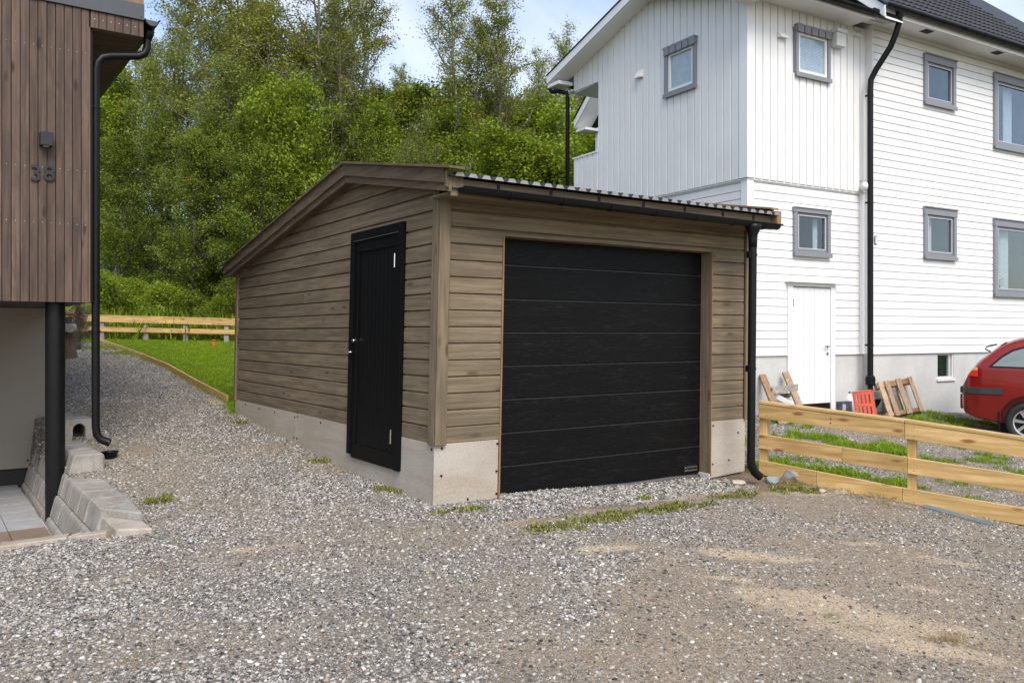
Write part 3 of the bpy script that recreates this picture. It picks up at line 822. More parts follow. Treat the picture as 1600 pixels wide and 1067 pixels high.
# sectional door
gd = empty('sectional_door', parent=None) if False else bpy.data.objects.new('sectional_door', None)
COL.objects.link(gd); gd.parent = garage
zs = [2.12, 1.873, 1.592, 1.318, 1.041, .765, .489, .214, -.055]
for k in range(8):
    zt, zb = zs[k], zs[k + 1]
    mb = gmb()
    pr = [(.150, zb + .003), (.142, zb + .009), (.142, zt - .009), (.150, zt - .003), (.180, zt - .003), (.180, zb + .003)]
    mb.prism(pr, D0 + .002, D1 - .002, 'x'); mb.build('door_panel', M['gdoor'], gd)
gb = gmb(); gb.box(D0 + .002, D1 - .002, .152, .178, -.06, 2.12); gb.build('door_backing', M['sheet'], gd)
for zt in zs[1:-1]:
    mb = gmb(); mb.prism([(.1425, zt - .0095), (.146, zt - .0055), (.1475, zt - .0075), (.144, zt - .0115)], D0 + .003, D1 - .003, 'x')
    mb.build('panel_joint', M['zincdark'] if 'zincdark' in M else M['fascia'], gd)
sealpts = [(D0 + .003 + (D1 - D0 - .006) * t, .140, -.058 - .020 * t + .004 * math.sin(t * 17)) for t in np.linspace(0, 1, 24)]
mb = gmb(); mb.tube(sealpts, .020, 10); mb.build('bottom_seal', M['rubber'], gd, smooth=True)
# maker's plate with its lettering
mb = gmb(); mb.box(2.800, 2.975, .1385, .1415, -.020, .026); mb.build('maker_plate', M['plate'] if 'plate' in M else M['zinc'], gd, bevel=.001)
def text_mesh(body, size, extrude, mat, name, bold=0.0):
    cu = bpy.data.curves.new(name, 'FONT'); cu.body = body; cu.size = size; cu.extrude = extrude; cu.offset = bold
    cu.align_x = 'CENTER'; cu.align_y = 'CENTER'; cu.resolution_u = 4
    o = bpy.data.objects.new(name, cu); COL.objects.link(o)
    bpy.context.view_layer.update()
    me = bpy.data.meshes.new_from_object(o.evaluated_get(bpy.context.evaluated_depsgraph_get()))
    bpy.data.objects.remove(o); bpy.data.curves.remove(cu)
    me.materials.clear(); me.materials.append(mat); return me
me = text_mesh('HÖRMANN', .034, .001, M['black'], 'plate_lettering', .0012)
for v in me.vertices:
    v.co = leanG(2.8875 + v.co.x, .1375 - v.co.z, .003 + v.co.y)
me.update(); link('plate_lettering', me, None, gd)

# side door: frame boards, leaf with vertical boards, handle, lock, hinges
sd = bpy.data.objects.new('side_door', None); COL.objects.link(sd); sd.parent = garage
fr = gmb()
for (a, b, c0, d0) in ((SD0, SD0 + .075, SDB, SDT), (SD1 - .075, SD1, SDB + .03, SDT)):
    fr.box(-.030, .02, a, b, c0, d0)
fr.box(-.030, .02, SD0 + .075, SD1 - .075, SDT - .075, SDT)
fr.build('door_frame', M['blackpaint'], sd, bevel=.002)
lf = gmb(); y0, y1, z0, z1 = SD0 + .078, SD1 - .078, SDB, SDT - .085
lf.box(-.020, .0, y0, y1, z0, z0 + .13); lf.box(-.020, .0, y0, y1, z1 - .10, z1)
lf.box(-.020, .0, y0, y0 + .085, z0 + .13, z1 - .10); lf.box(-.020, .0, y1 - .085, y1, z0 + .13, z1 - .10)
lf.build('door_leaf', M['blackpaint'], sd, bevel=.004)
npan = 9
for k in range(npan):
    a = y0 + .087 + (y1 - y0 - .174) * k / npan; b = y0 + .087 + (y1 - y0 - .174) * (k + 1) / npan
    mb = gmb(); mb.box(-.010, .004, a + .002, b - .002, z0 + .132, z1 - .102); mb.build('door_board', M['blackpaint'], sd, bevel=.003)
mb = gmb(); mb.box(-.034, -.02, SD0 + .07, SD1 - .07, SDT - .083, SDT - .077); mb.build('weather_strip', M['zinc'], sd)
hy, hz = 1.515, 1.141
mb = gmb(); mb.tube([(-.02, hy, hz), (-.065, hy, hz), (-.070, hy + .012, hz), (-.070, hy + .12, hz - .006)], .0085, 10); mb.build('door_handle', M['chrome'], sd, smooth=True)
mb = gmb(); mb.tube([(-.02, hy, 1.245), (-.034, hy, 1.245)], .022, 14); mb.tube([(-.034, hy, 1.245), (-.046, hy, 1.245)], .012, 12); mb.build('cylinder_lock', M['chrome'], sd)
for zc in (1.915, .455):
    mb = gmb(); mb.tube([(-.038, .695, zc - .058), (-.038, .695, zc + .058)], .0075, 8); mb.build('hinge', M['chrome'], sd)

# roof: corrugated sheet, bargeboards, cap, fascia, soffit
RX0, RX1 = -.10, WX + .075
def wave(x):
    p = .115; t = (x % p) / p
    return .024 * (0 if t < .36 else (t - .36) / .14 if t < .5 else 1 if t < .86 else (1 - t) / .14)
xs = []
x = RX0 + .06
while x < RX1 - .04:
    b = math.floor(x / .115) * .115
    for t in (0, .36, .5, .86): xs.append(b + t * .115)
    x += .115
xs = sorted(set(xs))
def sheet(ya, yb, za, zb):
    mb = gmb(); vs, fs = [], []
    for (y, z) in ((ya, za), (yb, zb)):
        for xx in xs: vs.append((xx, y, z + wave(xx + 1e-6)))
    for (y, z) in ((ya, za), (yb, zb)):
        for xx in xs: vs.append((xx, y, z + wave(xx + 1e-6) - .004))
    n = len(xs)
    for i in range(n - 1):
        fs.append((i, i + 1, n + i + 1, n + i)); fs.append((2 * n + i, 3 * n + i, 3 * n + i + 1, 2 * n + i + 1))
        fs.append((i, 2 * n + i, 2 * n + i + 1, i + 1)); fs.append((n + i, n + i + 1, 3 * n + i + 1, 3 * n + i))
    mb.add(vs, fs); return mb
shz = -.055
sheet(YF - .055, YP, ZF + shz - .012, ZP + shz).build('roof_sheet', M['sheet'], garage)
sheet(YP, YK, ZP + shz, ZK + shz).build('roof_sheet', M['sheet'], garage)
# added pale plates paint in the shine of the galvanised underside at wave ends
i = 0
while i < len(xs) - 3:
    xa = xs[i]
    if abs((xa / .115) - round(xa / .115)) < 1e-3:
        w0, w1, w2, w3 = xa + .36 * .115, xa + .5 * .115, xa + .86 * .115, xa + .115
        mb = gmb(); yy = YF - .058; zc = ZF + shz - .012
        mb.prism([(w0 - .004, zc - .004), (w3 + .004, zc - .004), (w2 + .002, zc + .0235), (w1 - .002, zc + .0235)], yy - .002, yy + .0025, 'y'); mb.build('wave_shine_plate', M['sheetedge'], garage)
    i += 1
# deck under the sheet
dk = gmb(); dk.prism([(YF + .03, ZF - .105), (YP, ZP - .10), (YK - .02, ZK - .10), (YK - .02, ZK - .145), (YP, ZP - .145), (YF + .03, ZF - .148)], RX0 + .04, RX1 - .04, 'x')
dk.build('roof_deck', M['rwood_y'], garage)
# bargeboards left side: outer board, lower board set back; each slope
def slope_board(name, mat, x0, x1, ya, yb, ta, tb, peak=False):
    """board following the roof line between ya and yb, from ta to tb below the trim line"""
    mb = gmb(); mb.prism([(ya, roofz(ya, -ta)), (yb, roofz(yb, -ta)), (yb, roofz(yb, -tb)), (ya, roofz(ya, -tb))], x0, x1, 'x')
    return mb.build(name, M[mat], garage, bevel=.002)
e = 1e-4
for (x0, x1, sgn) in ((-.125, -.103, 0), (WX + .073, WX + .095, 1)):
    slope_board('bargeboard', 'rwood_y', x0, x1, YF + .03, YP - e, 0.012, .118)
    slope_board('bargeboard', 'rwood_y', x0, x1, YP + e, YK, 0.012, .118)
for (x0, x1) in ((-.102, -.080), (WX + .050, WX + .072)):
    slope_board('lower_bargeboard', 'rwood_y', x0, x1, YF - .02, YP - e, .100, .178)
    slope_board('lower_bargeboard', 'rwood_y', x0, x1, YP + e, YK - .04, .100, .178)
for (x0, x1, mt) in ((-.150, -.02, 'rwood_y'), (WX + .0, WX + .105, 'raw_y')):
    slope_board('ridge_cap_board', mt, x0, x1, YF - (.10 if mt[0] == 'r' and x0 < 1 else .015), YP - e, -.008, .011)
    slope_board('ridge_cap_board', mt, x0, x1, YP + e, YK + .03, -.008, .011)
mb = gmb(); mb.box(-.126, .02, YF - .012, YF + .012, ZF - .15, ZF - .03); mb.build('barge_end', M['rwood_z'], garage, bevel=.002)
mb = gmb(); mb.box(WX + .035, WX + .096, YF - .055, YF + .012, ZF - .16, ZF - .03); mb.build('barge_end', M['raw_z'], garage, bevel=.002)
mb = gmb(); mb.box(WX + .030, WX + .0495, YF, 1.0, ZF - .16, ZF - .02); mb.build('barge_backing', M['raw_y'], garage)
bx('fascia_board', 'gwood_x', RX0 + .03, RX1 - .03, YF + .012, YF + .034, ZF - .205, ZF - .075)
# soffits
sf = gmb(); sf.box(-.08, WX + .08, YF + .036, .03, 2.335, 2.347); sf.build('soffit', M['gwood_x'], garage)
for (a, b, mt) in ((YF + .1, YP, 0), (YP, YK - .05, 1)):
    mb = gmb(); mb.prism([(a, roofz(a + (e if mt else -e), -.152)), (b, roofz(b + (e if mt else -e), -.152)), (b, roofz(b, -.160)), (a, roofz(a, -.160))], -.079, .03, 'x'); mb.build('soffit', M['rwood_y'], garage)
# gutter: half-round trough with clips
gy0, gzt, gr = YF - .055, 2.374, .048
def trough(mb, x0, x1, yc, zc, r, th=.004, n=10, slope=0.0):
    vs, fs = [], []
    for (xx, dz) in ((x0, 0), (x1, -slope)):
        for rr in (r, r - th):
            for k in range(n + 1):
                a = PI + PI * k / n; vs.append((xx, yc + rr * math.cos(a), zc + dz + rr * math.sin(a)))
    m = n + 1
    for k in range(n):
        fs += [(k, k + 1, 2 * m + k + 1, 2 * m + k), (m + k, 3 * m + k, 3 * m + k + 1, m + k + 1)]
        fs += [(k, m + k, m + k + 1, k + 1), (2 * m + k, 2 * m + k + 1, 3 * m + k + 1, 3 * m + k)]
    fs += [(0, 2 * m, 3 * m, m), (n, m + n, 3 * m + n, 2 * m + n)]
    mb.add(vs, fs); return mb
trough(gmb(), -.02, WX + .03, gy0, gzt, gr, slope=.02).build('gutter', M['black'], garage)
mb = gmb()
for xe in (-.022, WX + .028):
    dz = 0 if xe < 0 else -.02
    mb.prism([(gy0 + gr * math.cos(PI + PI * k / 10), gzt + dz + gr * math.sin(PI + PI * k / 10)) for k in range(11)], xe, xe + .006, 'x')
mb.build('gutter_end', M['black'], garage)
mb = gmb(); mb.tube([(-.02, gy0 - gr, gzt), (WX + .06, gy0 - gr, gzt - .02)], .007, 8); mb.build('gutter_bead', M['black'], garage)
for px in (779, 862, 938, 1008, 1073, 1133, 1181):
    xx = FG.front(px - .018 * 230, 285, YF)[0]
    dz = -.02 * xx / WX
    gmb().box(xx - .012, xx + .012, YF + .004, YF + .0115, gzt + .02, ZF - .085).build('fascia_clip', M['black'], garage)
    mb = gmb()
    for k in range(10):
        a0, a1 = PI + PI * k / 10, PI + PI * (k + 1) / 10
        p0 = (gy0 + (gr + .001) * math.cos(a0), gzt + dz + (gr + .001) * math.sin(a0)); p1 = (gy0 + (gr + .001) * math.cos(a1), gzt + dz + (gr + .001) * math.sin(a1))
        q0 = (gy0 + (gr + .006) * math.cos(a0), gzt + dz + (gr + .006) * math.sin(a0)); q1 = (gy0 + (gr + .006) * math.cos(a1), gzt + dz + (gr + .006) * math.sin(a1))
        mb.prism([p0, p1, q1, q0], xx + .05, xx + .075, 'x')
    mb.build('gutter_bracket', M['black'], garage)
# downpipe
dpy = gy0
dpx = FG.front(1176 - .009 * 100, 420, dpy)[0]
dz = -.02
mb = gmb(); mb.tube([(dpx, gy0, gzt + dz - .02), (dpx, gy0, gzt + dz - .055), (dpx, gy0, gzt + dz - .12), (dpx, gy0, gzt + dz - .16), (dpx, dpy, 2.12)], [.080, .070, .044, .041, .040], 16)
mb.build('gutter_outlet', M['black'], garage, smooth=True)
mb = gmb(); mb.tube([(dpx, dpy, 2.16), (dpx, dpy, .10)], .0375, 16, False)
mb.tube([(dpx, dpy, .18), (dpx, dpy, .10), (dpx + .01, dpy + .0, .06), (dpx + .045, dpy - .01, .0), (dpx + .10, dpy - .03, -.045)], .040, 16, False); mb.build('downpipe', M['black'], garage, smooth=True)
for zc in (.98, 2.05):
    mb = gmb(); mb.tube([(dpx, dpy, zc - .008), (dpx, dpy, zc + .008)], .043, 16); mb.box(dpx - .055, dpx - .035, dpy - .01, dpy + .03, zc - .03, zc + .03); mb.build('pipe_clip', M['black'], garage)

# ================================================================== WHITE HOUSE
house = empty('white_house', (FW.ox, FW.oy, 0), FW.a, label='tall white clapboard house with grey window frames and black tiled roof', cat='house')
def B(name, mat, x0, x1, y0, y1, z0, z1, bevel=0.0, parent=None, **k):
    return MB().box(x0, x1, y0, y1, z0, z1).build(name, M[mat], parent or house, bevel=bevel, **k)
RY = 3.56; EXT = 2.75; HB = .980; JZ = 3.665; ETOP = 6.32; MTOP = 6.44; MX1 = 11.0; MY = -.15
RID = 2.2
# openings [x0,x1,z0,z1]
def fr_rect(p0, p1, v):
    a = FW.front(*p0, v); b = FW.front(*p1, v); return [a[0], b[0], b[1], a[1]]
oW1 = fr_rect((1239, 323.6), (1295.8, 401), 0.0)
oD = fr_rect((1230, 441), (1303.5, 637), 0.0)
oU = fr_rect((1241.6, 40.4), (1295.5, 129), -.03)
oS1 = fr_rect((1443, 85), (1491.5, 172), MY); oS2 = fr_rect((1443, 324), (1492.5, 405.7), MY)
oB1 = [6.274, 8.15, 4.80, 6.17]; oB2 = [6.274, 8.15, 2.03, 3.447]
oK = fr_rect((1466, 551), (1491.5, 591), MY)
def shrink(o, d=.03): return (o[0] + d, o[1] - d, o[2] + d, o[3] - d)
# wall shells with real openings
def shell(axis, c0, c1, a0, a1, z0, z1, holes, clip=None, mat='white'):
    mb = MB(); xs_ = sorted({a0, a1, *[v for h in holes for v in h[:2] if a0 < v < a1]}); zs_ = sorted({z0, z1, *[v for h in holes for v in h[2:] if z0 < v < z1]})
    for i in range(len(xs_) - 1):
        for j in range(len(zs_) - 1):
            xm, zm = (xs_[i] + xs_[i + 1]) / 2, (zs_[j] + zs_[j + 1]) / 2
            if any(h[0] < xm < h[1] and h[2] < zm < h[3] for h in holes): continue
            if axis == 'x': mb.box(xs_[i], xs_[i + 1], c0, c1, zs_[j], zs_[j + 1])
            else: mb.box(c0, c1, xs_[i], xs_[i + 1], zs_[j], zs_[j + 1])
    return mb.build('wall', M[mat], house, clip=clip)
# foundation
B('foundation', 'render', .008, EXT, .018, .06, -.35, HB - .005)
fmb = MB()
for (a, b, z0, z1) in ((EXT - .04, oK[0], -.5, HB - .005), (oK[1], MX1, -.5, HB - .005), (oK[0], oK[1], -.5, oK[2])):
    fmb.box(a, b, MY + .02, MY + .10, z0, z1)
fmb.box(EXT - .04, EXT, MY + .10, .015, -.5, HB - .005)
fmb.build('foundation', M['render'], house)
B('foundation', 'render', .008, .06, .061, 4.5, -.35, HB - .005)
# horizontal boards: extension lower storey
P = .125
n_ext = int((JZ - HB) / P) + 1
for i in range(n_ext):
    z0 = HB + i * P
    mb = MB()
    for mb in clad_row(mb, 'x', -1, .03, .135, EXT - .14, z0, P, .022, [shrink(oW1), (oD[0] + .01, oD[1] - .01, -1, oD[3] - .02)]):
        mb.build('cladding_board', M['whitewood'], house, clip=[((0, 0, JZ - .03), (0, 0, 1))])
for i in range(int((2.6 - HB) / P), n_ext):
    z0 = HB + i * P
    for mb in clad_row(MB(), 'y', -1, .03, .10, 4.48, z0, P, .022, []): mb.build('cladding_board', M['whitewood'], house, clip=[((0, 0, JZ - .03), (0, 0, 1))])
B('corner_board', 'white2', -.004, .128, -.006, .024, HB - .01, JZ - .005)
B('corner_board', 'white2', -.0045, .024, .0245, .125, HB - .01, JZ - .005)
B('corner_board', 'white2', EXT - .135, EXT - .02, -.006, .024, HB - .01, JZ - .005)
B('base_board', 'white2', .128, oD[0], -.012, .012, HB - .012, HB + .002); B('base_board', 'white2', oD[1], EXT - .02, -.012, .012, HB - .012, HB + .002)
# upper storey: vertical board-on-board
PV = .163
def vboard(axis, face, a0, a1, z0, z1, ops, clip):
    segs = [(z0, z1)]
    am = (a0 + a1) / 2
    for (o0, o1, oz0, oz1) in ops:
        if o0 < am < o1:
            out = []
            for (s0, s1) in segs:
                if oz0 > s0: out.append((s0, min(s1, oz0)))
                if oz1 < s1: out.append((max(s0, oz1), s1))
            segs = [s for s in out if s[1] - s[0] > .01]
    for (s0, s1) in segs:
        g = .012
        pr = [(a0, face), (a0, face - .010), (a0 + g, face - .010), (a0 + g + .003, face - .030), (a1 - g - .003, face - .030), (a1 - g, face - .010), (a1, face - .010), (a1, face)]
        mb = MB().prism(pr if axis == 'x' else [(q[1], q[0]) for q in pr], s0, s1, 'z')
        mb.build('cladding_board', M['whitewood'], house, clip=clip)
x = .135
while x < EXT - .05:
    vboard('x', .0, x, min(x + PV, EXT), JZ - .012, 6.37, [shrink(oU, .02)], None); x += PV
gclip = [((0, RID, 7.04), Vector((0, -.297, 1)).normalized()), ((0, RID, 7.04), Vector((0, .297, 1)).normalized())]
oG = [1.073, 1.833, 5.20, 6.08]
gp0 = FW.side(1039.8, 81.5, -.03); gp1 = FW.side(1089.5, 57.6, -.03); gq0 = FW.side(1039.8, 152.7, -.03)
oG = [gp1[0], gp0[0], gq0[1], gp0[1] + .02]
y = .135
while y < 3.70:
    vboard('y', .0, y, min(y + PV, 3.70), JZ - .012, 7.1, [shrink(oG, .02)], gclip); y += PV
# porch part: parapet boards and beam boards over the opening
BL, PT, PB = 4.50, 4.735, 6.04
pc = MB(); pc.box(.0, .05, 3.705, BL, 3.668, PT - .02); pc.build('balcony_parapet', M['white'], house)
pc = MB(); pc.prism([(3.705, PB), (BL, PB - .03), (BL, 6.35), (3.705, 6.58)], .0, .05, 'x'); pc.build('balcony_beam', M['white'], house)
y = 3.706
while y < BL:
    vboard('y', .0, y, min(y + PV, BL), JZ - .012, PT - .02, [], None)
    vboard('y', .0, y, min(y + PV, BL), PB, 7.1, [], gclip); y += PV
B('parapet_cap', 'white2', -.045, .07, 3.702, BL + .02, PT - .018, PT + .012)
B('balcony_floor', 'white', .05, EXT - .03, 3.70, BL, 3.60, 3.665)
B('porch_ceiling', 'white2', .05, EXT - .03, 3.70, BL + .3, 6.10, 6.12)
B('corner_board', 'white2', -.036, .125, -.036, -.0105, JZ - .012, 6.37)
B('corner_board', 'white2', -.0365, -.0105, -.010, .13, JZ - .012, 6.37)
B('drip_board', 'white2', .0, EXT - .02, -.012, -.0, JZ - .04, JZ - .014); B('drip_board', 'white2', -.012, 0, .0, BL, JZ - .04, JZ - .014)
# main facade boards
for i in range(int((MTOP - HB) / P) + 1):
    z0 = HB + i * P
    mb = MB()
    for mb in clad_row(mb, 'x', -1, MY + .03, EXT + .01, MX1, z0, P, .022, [shrink(o) for o in (oS1, oS2, oB1, oB2)] + [(j, j + .0025, -9, 99) for j in (EXT + .6 + ((i * 1.73) % 3.1), EXT + 3.4 + ((i * 2.29) % 3.4))]):
        mb.build('cladding_board', M['whitewood'], house, clip=[((0, 0, MTOP), (0, 0, 1))])
B('base_board', 'white2', EXT, MX1, MY - .014, MY + .012, HB - .014, HB + .002)
B('corner_board', 'white2', EXT - .018, EXT + .008, MY - .004, -.0, HB - .01, MTOP - .02)

def window(o, v, axis='x', blind=False, cas=.10, head=.10, name='window', headbat=0, curtain=None, dark=False, sashmat='greyframe', sashcol=None, depth=.10):
    """o = [a0,a1,z0,z1] outer casing; v = wall face; axis x (front) or y (gable side)"""
    a0, a1, z0, z1 = o
    def bx2(mb, p0, p1, d0, d1, q0, q1):
        if axis == 'x': return mb.box(p0, p1, v + d0, v + d1, q0, q1)
        return mb.box(v + d0, v + d1, p0, p1, q0, q1)
    mb = MB()
    bx2(mb, a0, a0 + cas, -.035, .05, z0, z1 - head); bx2(mb, a1 - cas, a1, -.035, .05, z0, z1 - head)
    bx2(mb, a0 - .01, a1 + .01, -.042, .05, z1 - head, z1)
    bx2(mb, a0 + cas, a1 - cas, -.035, .05, z0, z0 + cas * .8)
    w = mb.build(name, M['greyframe'], house, bevel=.002)
    mb = MB(); bx2(mb, a0 - .015, a1 + .015, -.065, .0, z1, z1 + .018); mb.build('head_flashing', M['white2'] if axis == 'x' and v > -.02 else M['greyframe'], w)
    mb = MB(); bx2(mb, a0 - .012, a1 + .012, -.055, -.036, z0 - .03, z0 + .035); mb.build('sill', M['greyframe'], w)
    i0, i1, j0, j1 = a0 + cas + .004, a1 - cas - .004, z0 + cas * .8 + .004, z1 - head - .004
    s = .045
    mb = MB()
    bx2(mb, i0, i0 + s, -.012, .04, j0, j1); bx2(mb, i1 - s, i1, -.012, .04, j0, j1)
    bx2(mb, i0 + s, i1 - s, -.012, .04, j0, j0 + s); bx2(mb, i0 + s, i1 - s, -.012, .04, j1 - s, j1)
    sash = mb.build('sash', M[sashcol or 'greyframe'], w, bevel=.004)
    mb = MB(); bx2(mb, i0 + s - .004, i1 - s + .004, .012, .016, j0 + s - .004, j1 - s + .004); mb.build('pane', M['glass'], w)
    mb = MB(); t = .007
    bx2(mb, i0 + s - t, i0 + s, -.0145, -.0122, j0 + s, j1 - s); bx2(mb, i1 - s, i1 - s + t, -.0145, -.0122, j0 + s, j1 - s)
    bx2(mb, i0 + s - t, i1 - s + t, -.0145, -.0122, j0 + s - t, j0 + s); bx2(mb, i0 + s - t, i1 - s + t, -.0145, -.0122, j1 - s, j1 - s + t); mb.build('glazing_bead', M['white2'], w)
    # room box behind
    mb = MB(); D = 1.2
    g0, g1, h0, h1 = a0 + .02, a1 - .02, z0 + .02, z1 - .02
    bx2(mb, g0, g1, D, D + .02, h0, h1); bx2(mb, g0 - .01, g0, .05, D, h0, h1); bx2(mb, g1, g1 + .01, .05, D, h0, h1); bx2(mb, g0, g1, .05, D, h0 - .01, h0); bx2(mb, g0, g1, .05, D, h1, h1 + .01)
    mb.build('room_interior', M['room'], w)
    if blind:
        mb = MB(); z = j0 + s + .02
        while z < j1 - s:
            bx2(mb, i0 + s - .002, i1 - s + .002, .030, .034, z, z + .020); z += .024
        mb.build('venetian_blind', M['blind'], w)
    for (c0, c1) in (curtain or []):
        vs, fs = [], []; n = 28
        for k in range(n + 1):
            a = c0 + (c1 - c0) * k / n; dd = .14 + .022 * math.sin(k * 1.35)
            for z in (j0, j1):
                vs.append((a, v + dd, z) if axis == 'x' else (v + dd, a, z))
        for k in range(n): fs.append((2 * k, 2 * k + 1, 2 * k + 3, 2 * k + 2))
        MB().add(vs, fs).build('curtain', M['curtain'], w, smooth=True)
    if headbat:
        for k in range(headbat):
            c0 = a0 + (a1 - a0) * k / headbat + .012; c1 = a0 + (a1 - a0) * (k + 1) / headbat - .012
            mb = MB(); bx2(mb, c0, c1, -.062, -.043, z1 - head - .02, z1 + .03); mb.build('head_board', M['greyframe'], w, bevel=.002)
    return w
H_ = lambda o: shrink(o, .025)
shell('x', .031, .10, .03, EXT, -.3, 3.66, [H_(oW1)]); shell('y', .031, .10, .10, 4.5, -.3, 3.66, [])
shell('x', .001, .08, .0, EXT, 3.668, 6.36, [H_(oU)])
shell('y', .001, .08, .08, 3.69, 3.668, 7.1, [H_(oG)], [((0, RID, 6.98), Vector((0, -.297, 1)).normalized()), ((0, RID, 6.98), Vector((0, .297, 1)).normalized())])
shell('x', MY + .031, MY + .09, EXT + .02, MX1, -.4, 6.43, [H_(oS1), H_(oS2), H_(oB1), H_(oB2), H_(oK)])
mb = MB(); mb.prism([(MY + .10, -.4), (7.45, -.4), (7.45, 6.5), (RY, 9.95), (MY + .10, 6.45)], EXT + .02, EXT + .08, 'x'); mb.build('wall', M['white'], house)
mb = MB(); mb.box(EXT + .1, MX1, 7.40, 7.5, -.4, 6.3); mb.build('wall', M['white'], house)
window(oW1, .0, cas=.07, head=.075, curtain=[(oW1[1] - .23, oW1[1] - .14)])
window(oU, -.03, cas=.06, head=.08, blind=True, headbat=5, sashcol='white2')
window(oG, -.03, axis='y', cas=.075, head=.09, blind=True, headbat=5, sashcol='white2')
window(oS1, MY, cas=.08, head=.12, curtain=[(oS1[0] + .14, oS1[0] + .28)])
window(oS2, MY, cas=.08, head=.12, curtain=[(oS2[0] + .13, oS2[0] + .42)])
wb1 = window(oB1, MY, cas=.10, head=.13, curtain=[(6.85, 7.12)])
wb2 = window(oB2, MY, cas=.10, head=.13, curtain=[(6.72, 7.0)])
# lamp seen in the upper window, flowers on the sill of the lower one
mb = MB(); mb.tube([(6.62, MY + .5, 5.62), (6.62, MY + .5, 5.55), (6.62, MY + .5, 5.50)], [.02, .05, .07], 14); mb.tube([(6.62, MY + .5, 5.62), (6.62, MY + .5, 6.0)], .004, 6); mb.build('pendant_lamp', M['plasticw'], None, label='small white pendant lamp seen inside the upper large window of the white house', cat='lamp')
bpy.data.objects['pendant_lamp'].location = (FW.ox, FW.oy, 0); bpy.data.objects['pendant_lamp'].rotation_euler = (0, 0, FW.a)
pl = empty('flowering_pot_plant', (*FW.w(6.63, MY + .12), 2.16), FW.a, label='pot plant with pale flowers behind the lower large window pane', cat='pot plant')
mb = MB(); mb.tube([(0, 0, -.02), (0, 0, .06)], [.035, .05], 12); mb.build('pot', M['potgrey'], pl)
mb = MB(); rs = random.Random(3)
for k in range(90):
    a, r = rs.uniform(0, 2 * PI), rs.uniform(.02, .15); z = .06 + rs.uniform(0, .2) * (1.1 - r * 3)
    x, y = r * math.cos(a) * 1.4, r * math.sin(a) * .35; s = rs.uniform(.015, .03)
    mb.add([(x - s, y, z), (x, y - s * .5, z + s * .4), (x + s, y, z + s * .2), (x, y + s * .5, z - s * .3)], [(0, 1, 2, 3)])
mb.build('foliage', M['leaf_green'], pl)
mb = MB()
for (x, z) in ((-.02, .22), (.03, .26), (.0, .19)): mb.sphere((x, -.02, z), .030, 8, 6)
mb.build('flower', M['plasticw'], pl, smooth=True)
# basement window
mb = MB(); a0, a1, z0, z1 = oK
mb.box(a0, a0 + .03, MY + .05, MY + .09, z0, z1); mb.box(a1 - .10, a1 - .05, MY + .05, MY + .09, z0, z1); mb.box(a0 + .03, a1 - .10, MY + .05, MY + .09, z0, z0 + .04); mb.box(a0 + .03, a1 - .10, MY + .05, MY + .09, z1 - .05, z1)
mb.box(a1 - .05, a1, MY + .085, MY + .11, z0, z1)
kw = mb.build('basement_window', M['render'], house)
B('pane', 'glass', a0 + .03, a1 - .10, MY + .07, MY + .074, z0 + .04, z1 - .05, parent=kw)
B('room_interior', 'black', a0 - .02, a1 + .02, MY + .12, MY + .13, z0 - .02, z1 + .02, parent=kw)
B('sill', 'white', a0 - .02, a1 + .03, MY - .01, MY + .05, z0 - .04, z0, parent=kw)
# door of the extension
x0, x1, z0, z1 = oD
dd = FW.front(1238, 447, 0)[0], FW.front(1297, 629, 0)[0], FW.front(1297, 629, 0)[1], FW.front(1238, 447, 0)[1]
mb = MB(); mb.box(x0, dd[0] - .003, -.02, .03, -.15, z1 - .04); mb.box(dd[1] + .003, x1, -.02, .03, -.15, z1 - .04); mb.box(x0, x1, -.02, .03, dd[3] + .003, z1 - .0)
door = mb.build('basement_door', M['white2'], house, bevel=.002)
B('door_leaf', 'white', dd[0], dd[1], .0, .02, dd[2], dd[3] - .006, bevel=.003, parent=door)
nb = 7
for k in range(nb):
    a = dd[0] + (dd[1] - dd[0]) * k / nb; b = dd[0] + (dd[1] - dd[0]) * (k + 1) / nb
    B('door_board', 'white', a + .0025, b - .0025, -.007, -.0005, dd[2] + .005, dd[3] - .02, bevel=.002, parent=door)
B('door_threshold', 'black', dd[0], dd[1], .002, .02, -.15, dd[2] - .002, parent=door)
B('door_canopy', 'white2', x0 - .04, x1 + .04, -.10, .0, z1 + .001, z1 + .02, parent=door)
B('weather_strip', 'zinc', dd[0] + .01, dd[1] - .01, -.012, -.0085, dd[3] - .022, dd[3] - .004, parent=door)
hx = dd[1] - .075
mb = MB(); mb.tube([(hx, -.008, 1.10), (hx, -.05, 1.10), (hx - .01, -.055, 1.10), (hx - .11, -.055, 1.10)], .009, 8); mb.sphere((hx, -.012, 1.10), .022, 10, 6, (1, .4, 1)); mb.build('door_handle', M['zinc'], door)
mb = MB(); mb.sphere((hx, -.012, .985), .024, 10, 6, (1, .4, 1.2)); mb.build('cylinder_lock', M['zinc'], door)
mb = MB(); mb.tube([(dd[0] + .01, -.014, 1.73), (dd[0] + .01, -.014, 1.85)], .008, 8); mb.build('hinge', M['zinc'], door)
